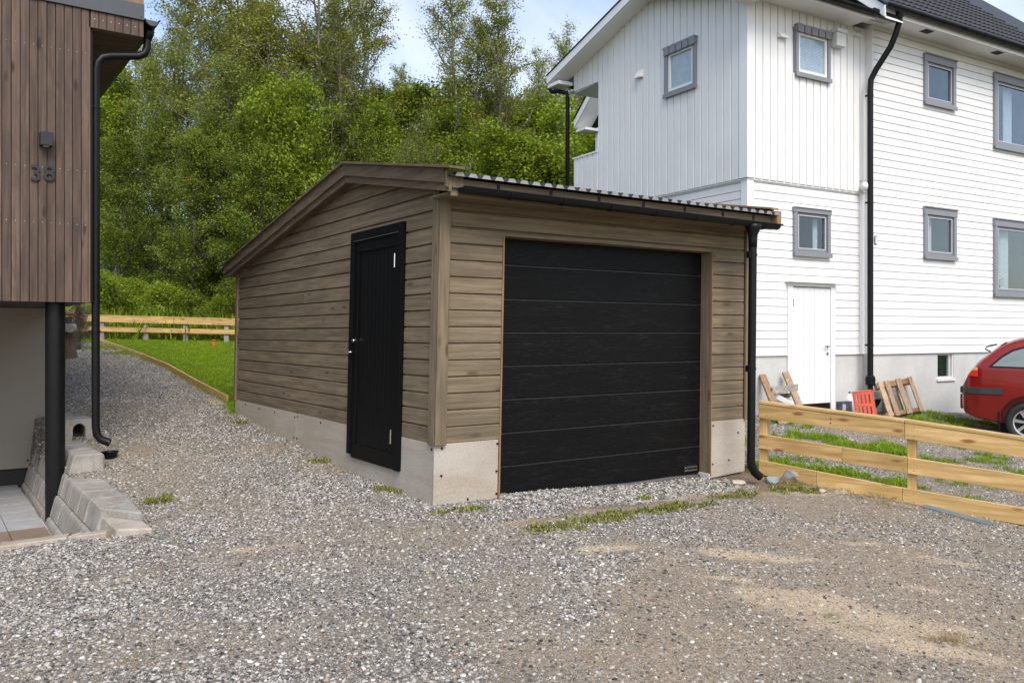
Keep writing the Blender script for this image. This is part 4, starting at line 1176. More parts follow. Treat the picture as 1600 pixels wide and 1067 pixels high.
# wall vents, meter box, lamp globe, number plate
def vent(x0, x1, z0, z1, axis='x'):
    mb = MB(); pr = [(-.03, z1), (-.03, z0), (-.11, z0 - .005), (-.11, z0 + .012)]
    mb.prism(pr, x0, x1, 'x' if axis == 'x' else 'y'); mb.build('wall_vent', M['white2'], house)
a = FW.front(1214.5, 48, -.03); b = FW.front(1227, 62, -.03); vent(a[0], b[0], b[1], a[1])
a = FW.front(1332.6, 46, -.03); b = FW.front(1341.5, 59, -.03); vent(a[0], b[0], b[1], a[1])
a = FW.side(1005, 108, -.03); b = FW.side(996, 124, -.03); vent(a[0], b[0], b[1], a[1], 'y')
a = FW.front(1299, 50, -.05); b = FW.front(1317, 76, -.10)
B('meter_box', 'plasticw', a[0], b[0], -.16, -.031, b[1], a[1] - .03, bevel=.006)
B('meter_box_lid', 'plasticw', a[0] - .01, b[0] + .02, -.18, -.031, a[1] - .029, a[1] + .03, bevel=.005)
gl = FW.front(1352, 292, -.12)
mb = MB(); mb.sphere((gl[0], -.13, gl[1]), .085, 18, 12); lampo = mb.build('globe_lamp', M['plasticw'], house, smooth=True)
mb = MB(); mb.tube([(gl[0], -.13, gl[1] + .07), (gl[0], -.10, gl[1] + .12), (gl[0], -.0, gl[1] + .12)], .014, 8); mb.build('lamp_arm', M['plasticw'], lampo)
pp = FW.front(1368, 375, MY)
B('wall_plate', 'greyframe', pp[0] - .03, pp[0] + .035, MY - .012, MY, pp[1] - .075, pp[1] + .07, bevel=.004)
B('wall_plate_face', 'plasticw', pp[0] - .018, pp[0] + .022, MY - .015, MY - .0125, pp[1] - .06, pp[1] + .055)
# eaves, soffits, gutters -------------------------------------------------
EO = .48
B('soffit', 'white2', -.33, EXT - .42, -EO, -.031, 6.345, 6.365)
mb = MB(); mb.box(-.33, EXT - .42, -EO - .02, -EO, 6.31, 6.44); mb.build('fascia_board', M['white2'], house)
# extension gable roof
rt = .297
def rz(y): return 6.395 + (y + .5) * rt if y < RID else 6.395 + (RID + .5) * rt - (y - RID) * rt
mb = MB(); mb.prism([(-.5, rz(-.5)), (RID, rz(RID)), (4.92, rz(4.92)), (4.92, rz(4.92) - .05), (RID, rz(RID) - .06), (-.5, rz(-.5) - .05)], -.36, EXT + .1, 'x'); mb.build('roof', M['slate'], house)
rfo = bpy.data.objects['roof']
# shingle courses on the visible front slope
for r in range(8):
    ya = -.52 + r * .34
    for k in range(9):
        xa = -.36 + k * .34 + (.17 if r % 2 else 0)
        if xa > 2.4: continue
        mb = MB(); vs = []
        for (yy, dz) in ((ya, .012), (ya + .36, .004)):
            for xx in (xa + .004, xa + .336):
                vs.append((xx, yy, rz(yy) + dz + .004)); vs.append((xx, yy, rz(yy) + dz - .010))
        mb.add(vs, [(0, 2, 6, 4), (1, 5, 7, 3), (0, 1, 3, 2), (4, 6, 7, 5), (0, 4, 5, 1), (2, 3, 7, 6)]); mb.build('shingle', M['slate'], rfo)
# white barge boards with dark edge, left gable
for (ya, yb) in ((-.5, RID), (RID, 4.92)):
    f = lambda y, o: (y, rz(y) + o)
    for (nm, mt, x0, x1, o1, o2) in (('bargeboard', 'white2', -.385, -.361, .01, -.14), ('verge_edge', 'black', -.400, -.30, .035, .012)):
        mb = MB(); mb.prism([f(ya, o1), f(yb - 1e-4, o1), f(yb - 1e-4, o2), f(ya, o2)], x0, x1, 'x'); mb.build(nm, M[mt], house)
    mb = MB(); mb.prism([f(ya, -.145), f(yb - 1e-4, -.145), f(yb - 1e-4, -.16), f(ya, -.16)], -.36, -.03, 'x'); mb.build('gable_soffit', M['white2'], house)
mb = MB(); mb.box(-.36, -.03, -.50, -.04, 6.22, 6.345); mb.build('eave_box', M['white2'], house)
mb = MB(); mb.box(-.36, -.03, 4.53, 4.92, rz(4.92) - .22, rz(4.92) - .155); mb.build('eave_box', M['white2'], house)
# back-left gutter end and downpipe of the gable
gyb = 4.99
trough(MB(), -.34, EXT, gyb, rz(4.92) - .06, .06).build('gutter', M['black'], house)
mb = MB(); zt = rz(4.92) - .10
mb.tube([(-.26, gyb, zt), (-.26, gyb, zt - .10), (-.26, gyb - .06, zt - .17), (-.22, 4.72, zt - .21), (-.12, 4.60, zt - .26), (-.10, 4.60, zt - .36), (-.10, 4.60, 1.5)], .042, 12); mb.build('downpipe', M['black'], house, smooth=True)
mb = MB(); mb.tube([(-.26, gyb, zt + .02), (-.26, gyb, zt - .06)], [.07, .045], 12); mb.build('gutter_outlet', M['black'], house)
# front gutter of extension
trough(MB(), -.30, EXT - .52, -EO - .085, 6.395, .062).build('gutter', M['black'], house)
mb = MB()
for k in range(6):
    xx = -.1 + k * .45
    pts = [(-EO - .085 + .066 * math.cos(PI + PI * j / 8), 6.395 + .066 * math.sin(PI + PI * j / 8)) for j in range(9)]
    pts2 = [(-EO - .085 + .062 * math.cos(PI + PI * j / 8), 6.395 + .062 * math.sin(PI + PI * j / 8)) for j in range(8, -1, -1)]
    MB().prism(pts + pts2, xx, xx + .03, 'x').build('gutter_bracket', M['black'], house)
# main roof
mr = .88
def mz(y): return 6.50 + (y + .65) * mr
EX0 = 2.28
mb = MB(); mb.prism([(-.62, mz(-.62) - .06), (RY, mz(RY) - .06), (7.74, mz(RY) - (7.74 - RY) * mr - .06), (7.74, mz(RY) - (7.74 - RY) * mr - .17), (RY, mz(RY) - .20), (-.62, mz(-.62) - .17)], EX0 + .05, MX1 + .4, 'x'); mroof = mb.build('roof', M['rooftile'], house)
B('soffit', 'white2', EX0 + .06, MX1, MY - .46, MY + .029, 6.42, 6.44)
mb = MB(); mb.box(EX0 + .06, MX1, MY - .48, MY - .46, 6.36, 6.52); mb.build('fascia_board', M['white2'], house)
for px in (1451, 1561):
    q = FW.front(px, 49 if px < 1500 else 82, MY - .3)
    B('soffit_vent', 'black', q[0] - .11, q[0] + .11, MY - .33, MY - .20, 6.412, 6.419)
# verge of the main roof
def mzz(y): return mz(y) if y <= RY else mz(RY) - (y - RY) * mr
for (ya, yb) in ((-.70, RY - .0001), (RY + .0001, 7.78)):
    for (nm, mt, xa, xb, o1, o2) in (('bargeboard', 'white2', EX0, EX0 + .03, .01, -.17), ('verge_edge', 'black', EX0 - .02, EX0 + .10, .055, .012), ('gable_soffit', 'white2', EX0 + .031, EXT + .0, -.175, -.19)):
        mb = MB(); mb.prism([(ya, mzz(ya) + o1), (yb, mzz(yb) + o1), (yb, mzz(yb) + o2), (ya, mzz(ya) + o2)], xa, xb, 'x'); mb.build(nm, M[mt], house)
trough(MB(), EX0 + .02, MX1, MY - .55, 6.50, .065).build('gutter', M['black'], house)
mb = MB()
for k in range(14):
    xx = EX0 + .3 + k * .6
    pts = [(MY - .55 + .070 * math.cos(PI + PI * j / 8), 6.50 + .070 * math.sin(PI + PI * j / 8)) for j in range(9)]
    pts2 = [(MY - .55 + .066 * math.cos(PI + PI * j / 8), 6.50 + .066 * math.sin(PI + PI * j / 8)) for j in range(8, -1, -1)]
    MB().prism(pts + pts2, xx, xx + .03, 'x').build('gutter_bracket', M['black'], house)
# tiles: double-wave pans sharing one mesh
TW, TL = .30, .345
def tile_mesh():
    vs, fs = [], []; n = 8
    prof = [(TW * i / n, .020 * (1 - math.cos(4 * PI * i / n)) / 2 * (1 if i < 99 else 1)) for i in range(n + 1)]
    L = TL + .03; c, s = math.cos(math.atan(mr)), math.sin(math.atan(mr))
    for (l, up) in ((0, .030), (L, .004)):
        for (x, h) in prof: vs.append((x, l * c - (h + up) * s, l * s + (h + up) * c))
    for (x, h) in prof: vs.append((x, .0 - (h + .008) * s, (h + .008) * c))
    m = n + 1
    for i in range(n):
        fs.append((i, i + 1, m + i + 1, m + i)); fs.append((i + 1, i, 2 * m + i, 2 * m + i + 1))
    me = bpy.data.meshes.new('roof_tile'); me.from_pydata(vs, [], fs); me.materials.append(M['rooftile']); return me
tme = tile_mesh(); cs = math.cos(math.atan(mr)); nrow = int((RY + .60) / cs / TL)
cnt = 0; rest = []
for r in range(nrow + 1):
    yy = -.70 + r * TL * cs
    for k in range(22):
        xx = EX0 + .08 + k * TW
        X, Y = FW.w(xx, yy); px = CXP + X / Y * FPX; py = HY - (mz(yy) - CAMZ) / Y * FPX
        if px > 1660 or py < -40: continue
        if cnt < 298:
            o = bpy.data.objects.new('roof_tile', tme); COL.objects.link(o); o.parent = mroof; o.location = (xx, yy, mz(yy) - .045); cnt += 1
        else: rest.append((xx, yy))
if rest:
    mb = MB()
    for (xx, yy) in rest: mb.add([(v.co.x + xx, v.co.y + yy, v.co.z + mz(yy) - .045) for v in tme.vertices], [tuple(p.vertices) for p in tme.polygons])
    mb.build('roof_tiles', M['rooftile'], mroof, kind='stuff')
mb = MB(); mb.tube([(EX0, RY, mz(RY) - .02), (MX1 + .4, RY, mz(RY) - .02)], .10, 12); mb.build('ridge_tiles', M['rooftile'], mroof)
# corner downpipe
px0 = FW.front(1359, 300, -.20)[0]
mb = MB(); ct = px0 + .16
mb.tube([(ct - .02, MY - .50, 6.42), (ct - .02, MY - .48, 6.28), (ct - .02, MY - .42, 6.12), (ct - .04, MY - .35, 5.95), (px0 + .05, -.28, 5.62), (px0, -.22, 5.46), (px0, -.21, 5.3), (px0, -.21, .55)], .047, 14, False); mb.build('downpipe', M['black'], house, smooth=True)
mb = MB(); mb.tube([(ct - .05, MY - .50, 6.50), (ct - .03, MY - .50, 6.36)], [.085, .055], 14); mb.tube([(EXT - .56, -EO - .085, 6.40), (ct - .05, MY - .46, 6.36)], .05, 10); mb.build('gutter_outlet', M['black'], house)
mb = MB(); mb.tube([(px0, -.21, .62), (px0, -.21, .60), (px0, -.21, .48), (px0, -.21, .46)], [.055, .075, .078, .060], 14); mb.tube([(px0, -.21, .56), (px0, -.21, .545)], .088, 14); mb.tube([(px0, -.21, .46), (px0, -.21, -.1)], .044, 12); mb.build('pipe_socket', M['black'], house)
for zc in (5.2, 3.45, 1.12):
    mb = MB(); mb.tube([(px0, -.21, zc - .01), (px0, -.21, zc + .01)], .052, 14); mb.box(px0 - .07, px0 - .052, -.22, -.16, zc - .015, zc + .015); mb.build('pipe_clip', M['black'], house)
# cladding of the main gable wall seen through the porch opening
for i in range(26):
    for mb in clad_row(MB(), 'y', -1, EXT + .02, 3.72, 7.40, 3.50 + i * P, P, .02, []): mb.build('cladding_board', M['whitewood'], house)
B('corner_board', 'white2', EXT - .03, EXT + .02, 7.401, 7.50, .9, 6.30)
B('eave_box', 'white2', EX0 + .031, EXT - .001, 7.35, 7.74, 6.20, 6.26)

# ================================================================== BROWN HOUSE (left edge)
brown = empty('brown_house', (FL.ox, FL.oy, 0), FL.a, label='brown timber-clad house with black downpipe, overhanging storey and number 38 on its wall', cat='house')
def C(name, mat, x0, x1, y0, y1, z0, z1, bevel=0.0, parent=None, **k):
    return MB().box(x0, x1, y0, y1, z0, z1).build(name, M[mat], parent or brown, bevel=bevel, **k)
OB, OT, RB = 1.606, 5.2, 4.262          # overhang underside, wall top, roof box underside
C('wall', 'black', -8, -.005, .022, .12, OB + .004, OT); C('wall', 'black', -.10, -.005, .12, 9, OB + .004, OT)
PL = .0735
x = -.006; k = 0
while x > -3.0:
    w = PL * (1.0 if k % 2 else .97)
    C('cladding_board', 'bwood', x - w + .0035, x - .0035 + .002, .0 - (.004 if k % 2 else 0), .020, OB, 4.425, bevel=.0025)
    x -= w; k += 1
C('corner_edge', 'raw_z', -.0055, -.0005, -.003, .06, OB, RB)
C('corner_board', 'black', .0025, .028, .045, .12, OB, RB)
x = .004
while x < .47:
    w = min(.0725, .478 - x)
    C('cladding_board', 'bwood', x + .003, x + w - .002, .0, .020, RB, 4.425, bevel=.0025); x += .0725
C('roof_box', 'black', .0, .470, .022, 7.0, RB + .016, OT)
C('roof_box_side', 'bwood_x', .470, .482, .0005, 7.0, RB, OT)
# soffit planks under the projecting roof
yy = .022; 
while yy < 7:
    C('soffit_board', 'bwood_x', .03, .469, yy + .002, yy + .113, RB + .001, RB + .014); yy += .116
C('fascia_band', 'fascia', -8, .486, -.022, -.006, 4.426, 4.583, bevel=.002)
C('upper_cladding', 'raw_z', .16, .484, -.004, .020, 4.585, 5.2)
C('roof_cap', 'fascia', -8, .155, -.012, .020, 4.585, 5.2)
mb = MB(); mb.tube([(.455, -.022, 4.452), (.455, -.025, 4.452)], .006, 8); mb.build('screw', M['black'], brown)
# nail heads in rows
nm = MB(); x = -.006
for k in range(36):
    xm = -.006 - PL * (k + .5) * .985
    for z in (4.00, 3.995 - 1.13, 2.87 - .52, ):
        nm.box(xm - .0025, xm + .0025, -.0062, -.0035, z - .0025, z + .0025)
for k in range(6): nm.box(.04 + k * .0725 - .0035, .04 + k * .0725 + .0035, -.003, -.0005, 4.345, 4.352)
nm.build('nail_heads', M['chrome'], brown)
C('overhang_underside', 'black', -8, -.006, .022, 2.46, OB + .002, OB + .02)
# wall lamp and number
q0, q1 = FL.front(61, 205, -.1), FL.front(84, 229, -.1)
lm = C('wall_lamp', 'numeral', q0[0] + .01, q1[0] - .005, -.115, -.004, q1[1], q0[1], bevel=.004)
C('lamp_glass', 'plasticw', q0[0] + .04, q1[0] - .035, -.09, -.03, q1[1] - .002, q1[1] + .004, parent=lm)
for ch, px in (('3', 56), ('8', 77)):
    me = text_mesh(ch, .205, .004, M['numeral'], 'house_number', .0025)
    c0 = FL.front(px, 272, -.016)
    for v in me.vertices: v.co = (c0[0] + v.co.x, -.016 - v.co.z, c0[1] + v.co.y)
    me.update(); link('house_number', me, None, brown)
# gutter end, funnel and downpipe
gx_, gz_ = .555, 4.44
n = 12
def trough_y(mb, xc, zc, r, y0, y1, th=.005):
    vs = []
    for yy in (y0, y1):
        for rr in (r, r - th):
            for k in range(n + 1):
                a = PI + PI * k / n; vs.append((xc + rr * math.cos(a), yy, zc + rr * math.sin(a)))
    m = n + 1; fs = []
    for k in range(n):
        fs += [(k, k + 1, 2 * m + k + 1, 2 * m + k), (m + k, 3 * m + k, 3 * m + k + 1, m + k + 1), (k, m + k, m + k + 1, k + 1), (2 * m + k, 2 * m + k + 1, 3 * m + k + 1, 3 * m + k)]
    fs += [(0, 2 * m, 3 * m, m), (n, m + n, 3 * m + n, 2 * m + n)]
    mb.add(vs, fs); return mb
trough_y(MB(), gx_, gz_, .068, -.05, 7.0).build('gutter', M['black'], brown)
mb = MB(); mb.tube([(gx_ + .068, -.05, gz_), (gx_ + .068, 7, gz_)], .008, 8); mb.build('gutter_bead', M['black'], brown)
mb = MB(); mb.prism([(gx_ + .064 * math.cos(PI + PI * k / n), gz_ + .064 * math.sin(PI + PI * k / n)) for k in range(n + 1)], -.02, -.014, 'y'); mb.build('gutter_end', M['fascia'], brown)
ppx, ppy = .065, .10
mb = MB(); mb.tube([(gx_, .10, gz_ - .04), (gx_, .10, gz_ - .10), (gx_ - .02, .10, gz_ - .17)], [.052, .048, .039], 16)
mb.build('gutter_outlet', M['black'], brown, smooth=True)
mb = MB()
c1 = FL.front(150, 90, ppy); zt = c1[1]
mb.tube([(gx_ - .015, .10, gz_ - .15), (gx_ - .02, .10, gz_ - .25), (gx_ - .045, .10, gz_ - .31), (gx_ - .10, .10, gz_ - .345), (ppx + .13, .10, zt + .035), (ppx + .06, .10, zt + .01), (ppx + .015, .10, zt - .05), (ppx, .10, zt - .12), (ppx, .10, .42), (ppx + .01, .10, .32), (ppx + .045, .09, .27), (ppx + .12, .06, .235)], .0375, 16, False)
mb.build('downpipe', M['black'], brown, smooth=True)
for zc in (3.52, 1.62, 1.33):
    mb = MB(); mb.tube([(ppx, ppy, zc - .012), (ppx, ppy, zc + .012)], .043, 16); mb.box(ppx - .06, ppx - .03, ppy - .01, ppy + .06, zc - .01, zc + .01); mb.build('pipe_clip', M['black'], brown)
# steel column under the overhang
mb = MB(); mb.tube([(-.277, .172, -.52), (-.277, .172, OB + .003)], .0865, 28, False); mb.build('steel_column', M['black'], brown, smooth=True)
# recessed basement wall with membrane
q = [FL.front(*p, 2.46) for p in ((-30, 741), (46, 730), (71, 672), (78, 655))]
mb = MB(); mb.prism([(-8, q[1][1]), q[1], q[2], (q[3][0] + .0, q[3][1]), (-.02, OB + .001), (-8, OB + .001)], 2.46, 2.50, 'y'); mb.build('basement_panel', M['fibre'], brown)
mb = MB(); mb.box(-8, -.02, 2.501, 2.56, -.6, OB); mb.build('basement_wall', M['membrane'], brown)
mb = MB(); mb.box(-.08, -.015, 2.57, 9, -.6, OB + .003); mb.build('basement_wall', M['fibre'], brown)
w0 = FL.front(43, 719, 2.46); mb = MB(); mb.tube([(w0[0], 2.46, w0[1]), (w0[0], 2.452, w0[1])], .012, 8); mb.build('screw', M['black'], brown)
# terrace of pavers
ter = C('paver_bed', 'render', -4.5, -.52, -1.48, 2.50, -.56, -.505, kind=None) if False else None
terrace = link('terrace', MB().box(-5.0, -.30, -1.80, 2.50, -.62, -.508).mesh('terrace'), M['render'], None, kind='structure')
terrace.location = (FL.ox, FL.oy, 0); terrace.rotation_euler = (0, 0, FL.a)
for r in range(-1, 9):
    for c_ in range(8):
        x1 = -.395 - c_ * .30 - (.15 if r < 0 else 0); y0 = -1.46 + r * .44
        if y0 + .43 > 2.5: continue
        near = y0 < -.35
        MB().box(x1 - .296, x1, y0, y0 + .436, -.507, -.47).build('paver', M['wetpaver' if near else 'paver'], terrace, bevel=.005)
# retaining wall of concrete blocks
rw = empty('retaining_wall', (FL.ox, FL.oy, 0), FL.a, label='low retaining wall of stepped grey concrete blocks beside the black column', cat='wall')
def block(x0, x1, y0, y1, z0, z1, slant=.07, mat='block', bev=.012, name='wall_block'):
    mb = MB(); mb.prism([(x0, z0), (x1, z0), (x1, z1 - .02), (x1 - .02, z1), (x0 + slant + .01, z1), (x0 + slant - .006, z1 - .02)], y0, y1, 'y')
    return mb.build(name, M[mat], rw, bevel=bev)
rsb = random.Random(9)
def course(z0, z1, xb, ya, yb, ln, off=0.0, dep=.30, **k):
    y = ya
    first = True
    while y < yb - .05:
        e = min(yb, y + (ln - off if first else ln)); first = False
        j = rsb.uniform(-.004, .004)
        block(xb + j, xb + dep + j, y + .003, e - .003, z0 + .002, z1 - .002, **k); y = e
def plan_block(poly, z0, z1, mat='block', bev=.012, tb=.03):
    mb = MB(); n = len(poly); cx_, cy_ = sum(p[0] for p in poly) / n, sum(p[1] for p in poly) / n
    mb.prism(poly, z0, z1, 'z'); return mb.build('wall_block', M[mat], rw, bevel=bev)
course(-.63, -.43, -.40, -1.50, 2.4, .48, slant=.05)
course(-.43, -.23, -.335, -2.10, 2.4, .48, .2, slant=.05)
course(-.23, -.03, -.27, -1.42, 2.4, .48, .10, dep=.33, slant=.05)
# the course bends outwards at its near end
mb = MB(); v8 = [(-.262, -1.423), (.058, -1.423), (.02, -2.26), (-.262, -1.90)]
mb.add([(x, y, -.228) for x, y in v8] + [(x + (.055 if i in (0, 3) else 0), y + (.03 if i > 1 else 0), -.032) for i, (x, y) in enumerate(v8)], [(3, 2, 1, 0), (4, 5, 6, 7), (0, 1, 5, 4), (1, 2, 6, 5), (2, 3, 7, 6), (3, 0, 4, 7)])
mb.build('wall_block', M['block'], rw, bevel=.012)
mb = MB(); v8 = [(-.258, -1.91), (.018, -2.27), (.03, -2.50), (-.24, -2.40)]
mb.add([(x, y, -.36) for x, y in v8] + [(x + (.05 if i in (0, 3) else 0), y, -.085 - (.012 if i > 1 else 0)) for i, (x, y) in enumerate(v8)], [(3, 2, 1, 0), (4, 5, 6, 7), (0, 1, 5, 4), (1, 2, 6, 5), (2, 3, 7, 6), (3, 0, 4, 7)])
mb.build('wall_block', M['blockbrown'], rw, bevel=.012)
course(-.03, .165, -.20, -.12, 2.40, .42, dep=.31, slant=.05)
course(.165, .36, -.13, 1.52, 2.0, .45, dep=.28, slant=.05)
course(.165, .36, -.13, 2.0, 2.45, .45, dep=.28, slant=.05)
# u-shaped hollow block
zb0, zb1 = .165, .395
mb = MB(); ux0, ux1 = -.13, .20; cxm = .055
arch = [(cxm + .062 * math.cos(a), zb0 + .12 + .062 * math.sin(a)) for a in np.linspace(0, PI, 9)]
poly = [(ux0, zb0), (cxm - .075, zb0)] + [(cxm - .062, zb0 + .05)] + arch[::-1] + [(cxm + .062, zb0 + .05), (cxm + .070, zb0), (ux1, zb0), (ux1, zb1 - .02), (ux1 - .02, zb1), (ux0 + .05, zb1), (ux0 + .03, zb1 - .02)]
mb.prism(poly, 1.05, 1.50, 'y'); mb.build('hollow_block', M['block'], rw)
mb = MB(); mb.box(cxm - .08, cxm + .08, 1.40, 1.49, zb0, zb0 + .19); mb.build('hollow_shade_plug', M['black'], rw)  # black plug added so the shade inside the hollow is painted in
# edging stones towards the left
kl = [(-.245, -2.36, -.115), (-.47, -2.13, -.165), (-.90, -1.99, -.200), (-1.40, -1.90, -.235), (-1.9, -1.85, -.26)]
for i in range(4):
    (xa, ya, za), (xb, yb, zb_) = kl[i], kl[i + 1]; dx, dy = xb - xa, yb - ya; L2 = math.hypot(dx, dy); nx_, ny_ = dy / L2, -dx / L2
    if ny_ < 0: nx_, ny_ = -nx_, -ny_
    xa += dx / L2 * .004; ya += dy / L2 * .004; vs = []
    for (x_, y_, z_) in ((xa, ya, za), (xb - dx / L2 * .004, yb - dy / L2 * .004, zb_)):
        for w_ in (0, .13):
            for z2 in (z_ - .22, z_): vs.append((x_ + nx_ * w_, y_ + ny_ * w_, z2))
    mb = MB(); mb.add(vs, [(0, 1, 5, 4), (2, 6, 7, 3), (1, 3, 7, 5), (0, 1, 3, 2), (4, 6, 7, 5), (0, 4, 6, 2)]); mb.build('edging_stone', M['blockbrown'], rw, bevel=.008)
# plastic drain bowl under the downpipe
o3 = gp(172, 716)
bw = empty('drain_bowl', (o3[0], o3[1], o3[2] - .01), .3, label='black plastic drain bowl on the gravel under the downpipe of the brown house', cat='drain')
mb = MB(); mb.tube([(0, 0, .0), (0, 0, .06), (0, 0, .075)], [.05, .075, .08], 16, False); mb.tube([(0, 0, .001), (0, 0, .01)], [.05, .05], 16); mb.build('bowl', M['black'], bw)
mb = MB(); mb.box(-.16, -.05, -.035, .035, .035, .07); mb.build('spout', M['black'], bw, bevel=.004)

# ================================================================== FENCES
def board_along(name, mat, p0, p1, w_out, h, parent, th=.028, n=(0, 0)):
    """board from p0 to p1 (top edge line), height h, thickness th toward -n"""
    p0, p1 = Vector(p0), Vector(p1); nn = Vector((n[0], n[1], 0)) * th
    vs = [p0, p1, p1 - Vector((0, 0, h)), p0 - Vector((0, 0, h))]
    vs = [v + nn * w_out for v in vs] + [v + nn * (w_out + 1) for v in vs]
    mb = MB(); mb.add([tuple(v) for v in vs], [(0, 1, 2, 3), (7, 6, 5, 4), (0, 4, 5, 1), (1, 5, 6, 2), (2, 6, 7, 3), (3, 7, 4, 0)])
    return mb.build(name, M[mat], parent, bevel=.003)
fence = empty('timber_fence', (fA[0], fA[1], -.12), math.atan2(-1.5, 1.74), label='new pine board fence with three rails beside the white house yard', cat='fence')
# local frame: x along the fence from A, z up; camera side is -y
u = np.array([1.74, -1.5]) / math.hypot(1.74, 1.5)
def fpt(px, py):
    """fence-plane coordinate (s, z) at a pixel"""
    r = (px - CXP) / FPX
    s = (r * fA[1] - fA[0]) / (u[0] - r * u[1]); d = fA[1] + s * u[1]
    return s, CAMZ + (HY - py) / FPX * d + .12
R_top = [(1186, 630.5), (1414, 660.0), (1600, 688)]      # front-face top edges of the rails
R_mid = [(1186, 677.5), (1414, 713.5), (1600, 742)]
R_low = [(1186, 718), (1414, 762.5), (1600, 793)]
def rail(pts, joints, hgt, mat='pine_x', cap=False):
    A_, B_, C_ = [fpt(*p) for p in pts]
    def zt(s): return A_[1] + (B_[1] - A_[1]) * (s - A_[0]) / (B_[0] - A_[0]) if s < B_[0] else B_[1] + (C_[1] - B_[1]) * (s - B_[0]) / (C_[0] - B_[0])
    ss = [A_[0]] + [fpt(j, 700)[0] for j in joints] + [C_[0] + 1.6]
    for a, b in zip(ss[:-1], ss[1:]):
        q = [a + .002, b - .002]
        if a < B_[0] - .05 < b - .05: q = [a + .002, B_[0], b - .002]
        mb = MB(); poly = [(s, zt(s)) for s in q] + [(s, zt(s) - hgt) for s in reversed(q)]
        mb.prism(poly, -.014, .014, 'y'); mb.build('rail', M[mat], fence, bevel=.003)
        if cap:
            mb = MB(); poly = [(s, zt(s) + .026) for s in q] + [(s, zt(s) + .001) for s in reversed(q)]
            mb.prism(poly, -.020, .100, 'y'); mb.build('cap_rail', M[mat], fence, bevel=.003)
    return zt
zt1 = rail(R_top, [1414], .142, cap=True)
zt2 = rail(R_mid, [1316, 1418], .142)
zt3 = rail(R_low, [1276, 1410], .142)
s_first, s_mid = fpt(1191, 700)[0], fpt(1423, 700)[0]
for s in (s_first, s_mid, s_mid + 1.75):
    mb = MB(); mb.box(s - .035, s + .035, .0145, .085, -.5, zt1(s) - .001); mb.build('post', M['pine_z'], fence, bevel=.003)
for s, z in ((fpt(1299, 654)), (fpt(1298.5, 661))):
    mb = MB(); mb.tube([(s, -.0135, z), (s, -.0155, z)], .007, 8); mb.build('nail_hole', M['black'], fence)
for s in (s_first + .05, s_mid - .06, s_mid + .03):
    for zt_, hh in ((zt1, .142), (zt2, .142), (zt3, .142)):
        for q in (.03, .11):
            mb = MB(); mb.tube([(s, -.0135, zt_(s) - q), (s, -.0152, zt_(s) - q)], .005, 6); mb.build('screw', M['rwood_z'], fence)
# blue-grey board slipped under the lowest rail
p0, p1 = gp(1432, 793), gp(1536, 822)
bb = empty('painted_board', (p0[0], p0[1], p0[2]), math.atan2(p1[1] - p0[1], p1[0] - p0[0]), label='blue-grey painted board lying on the ground under the lowest fence rail', cat='board')
L_ = math.hypot(p1[0] - p0[0], p1[1] - p0[1]); MB().box(0, L_, .045, .145, -.02, .012).build('plank', M['bluegrey'], bb, bevel=.003)
bb.rotation_euler[1] = -math.atan2(p1[2] - p0[2], L_)

# far fence across the lawn
ff = empty('garden_fence', (-9.6, 18.45, 0), 0, label='low two-rail pine fence with grey posts across the back of the lawn', cat='fence')
def ffz(x): return gz1(x, 18.45)
FD = 18.45
def zpx(py): return CAMZ + (HY - py) / FPX * FD
edges = [(100, 255), (255, 330), (330, 480)]
def ftop(px): return 493.5 + (px - 156) * (499 - 493.5) / (365 - 156)
def fmid(px): return 510.5 + (px - 156) * (515 - 510.5) / (365 - 156)
for (fn_, hpx) in ((ftop, 9.5), (fmid, 7.5)):
    for (a, b) in edges:
        xa, xb = (a - CXP) / FPX * FD, (b - CXP) / FPX * FD
        mb = MB(); mb.prism([(xa + 9.602, zpx(fn_(a))), (xb + 9.598, zpx(fn_(b))), (xb + 9.598, zpx(fn_(b) + hpx)), (xa + 9.602, zpx(fn_(a) + hpx))], -.014, .014, 'y')
        mb.build('rail', M['pine_x'], ff, bevel=.003)
for px in (158, 227, 289, 353, 415):
    xx = (px - CXP) / FPX * FD + 9.6
    mb = MB(); mb.box(xx - .05, xx + .05, .015, .09, ffz(xx - 9.6) - .3, zpx(ftop(px) + 1)); mb.build('post', M['post'], ff, bevel=.004)
mb = MB(); mb.prism([((100 - CXP) / FPX * FD + 9.6, zpx(ftop(100)) + .02), ((480 - CXP) / FPX * FD + 9.6, zpx(ftop(480)) + .02), ((480 - CXP) / FPX * FD + 9.6, zpx(ftop(480)) + .001), ((100 - CXP) / FPX * FD + 9.6, zpx(ftop(100)) + .001)], -.02, .10, 'y'); mb.build('cap_rail', M['pine_x'], ff)

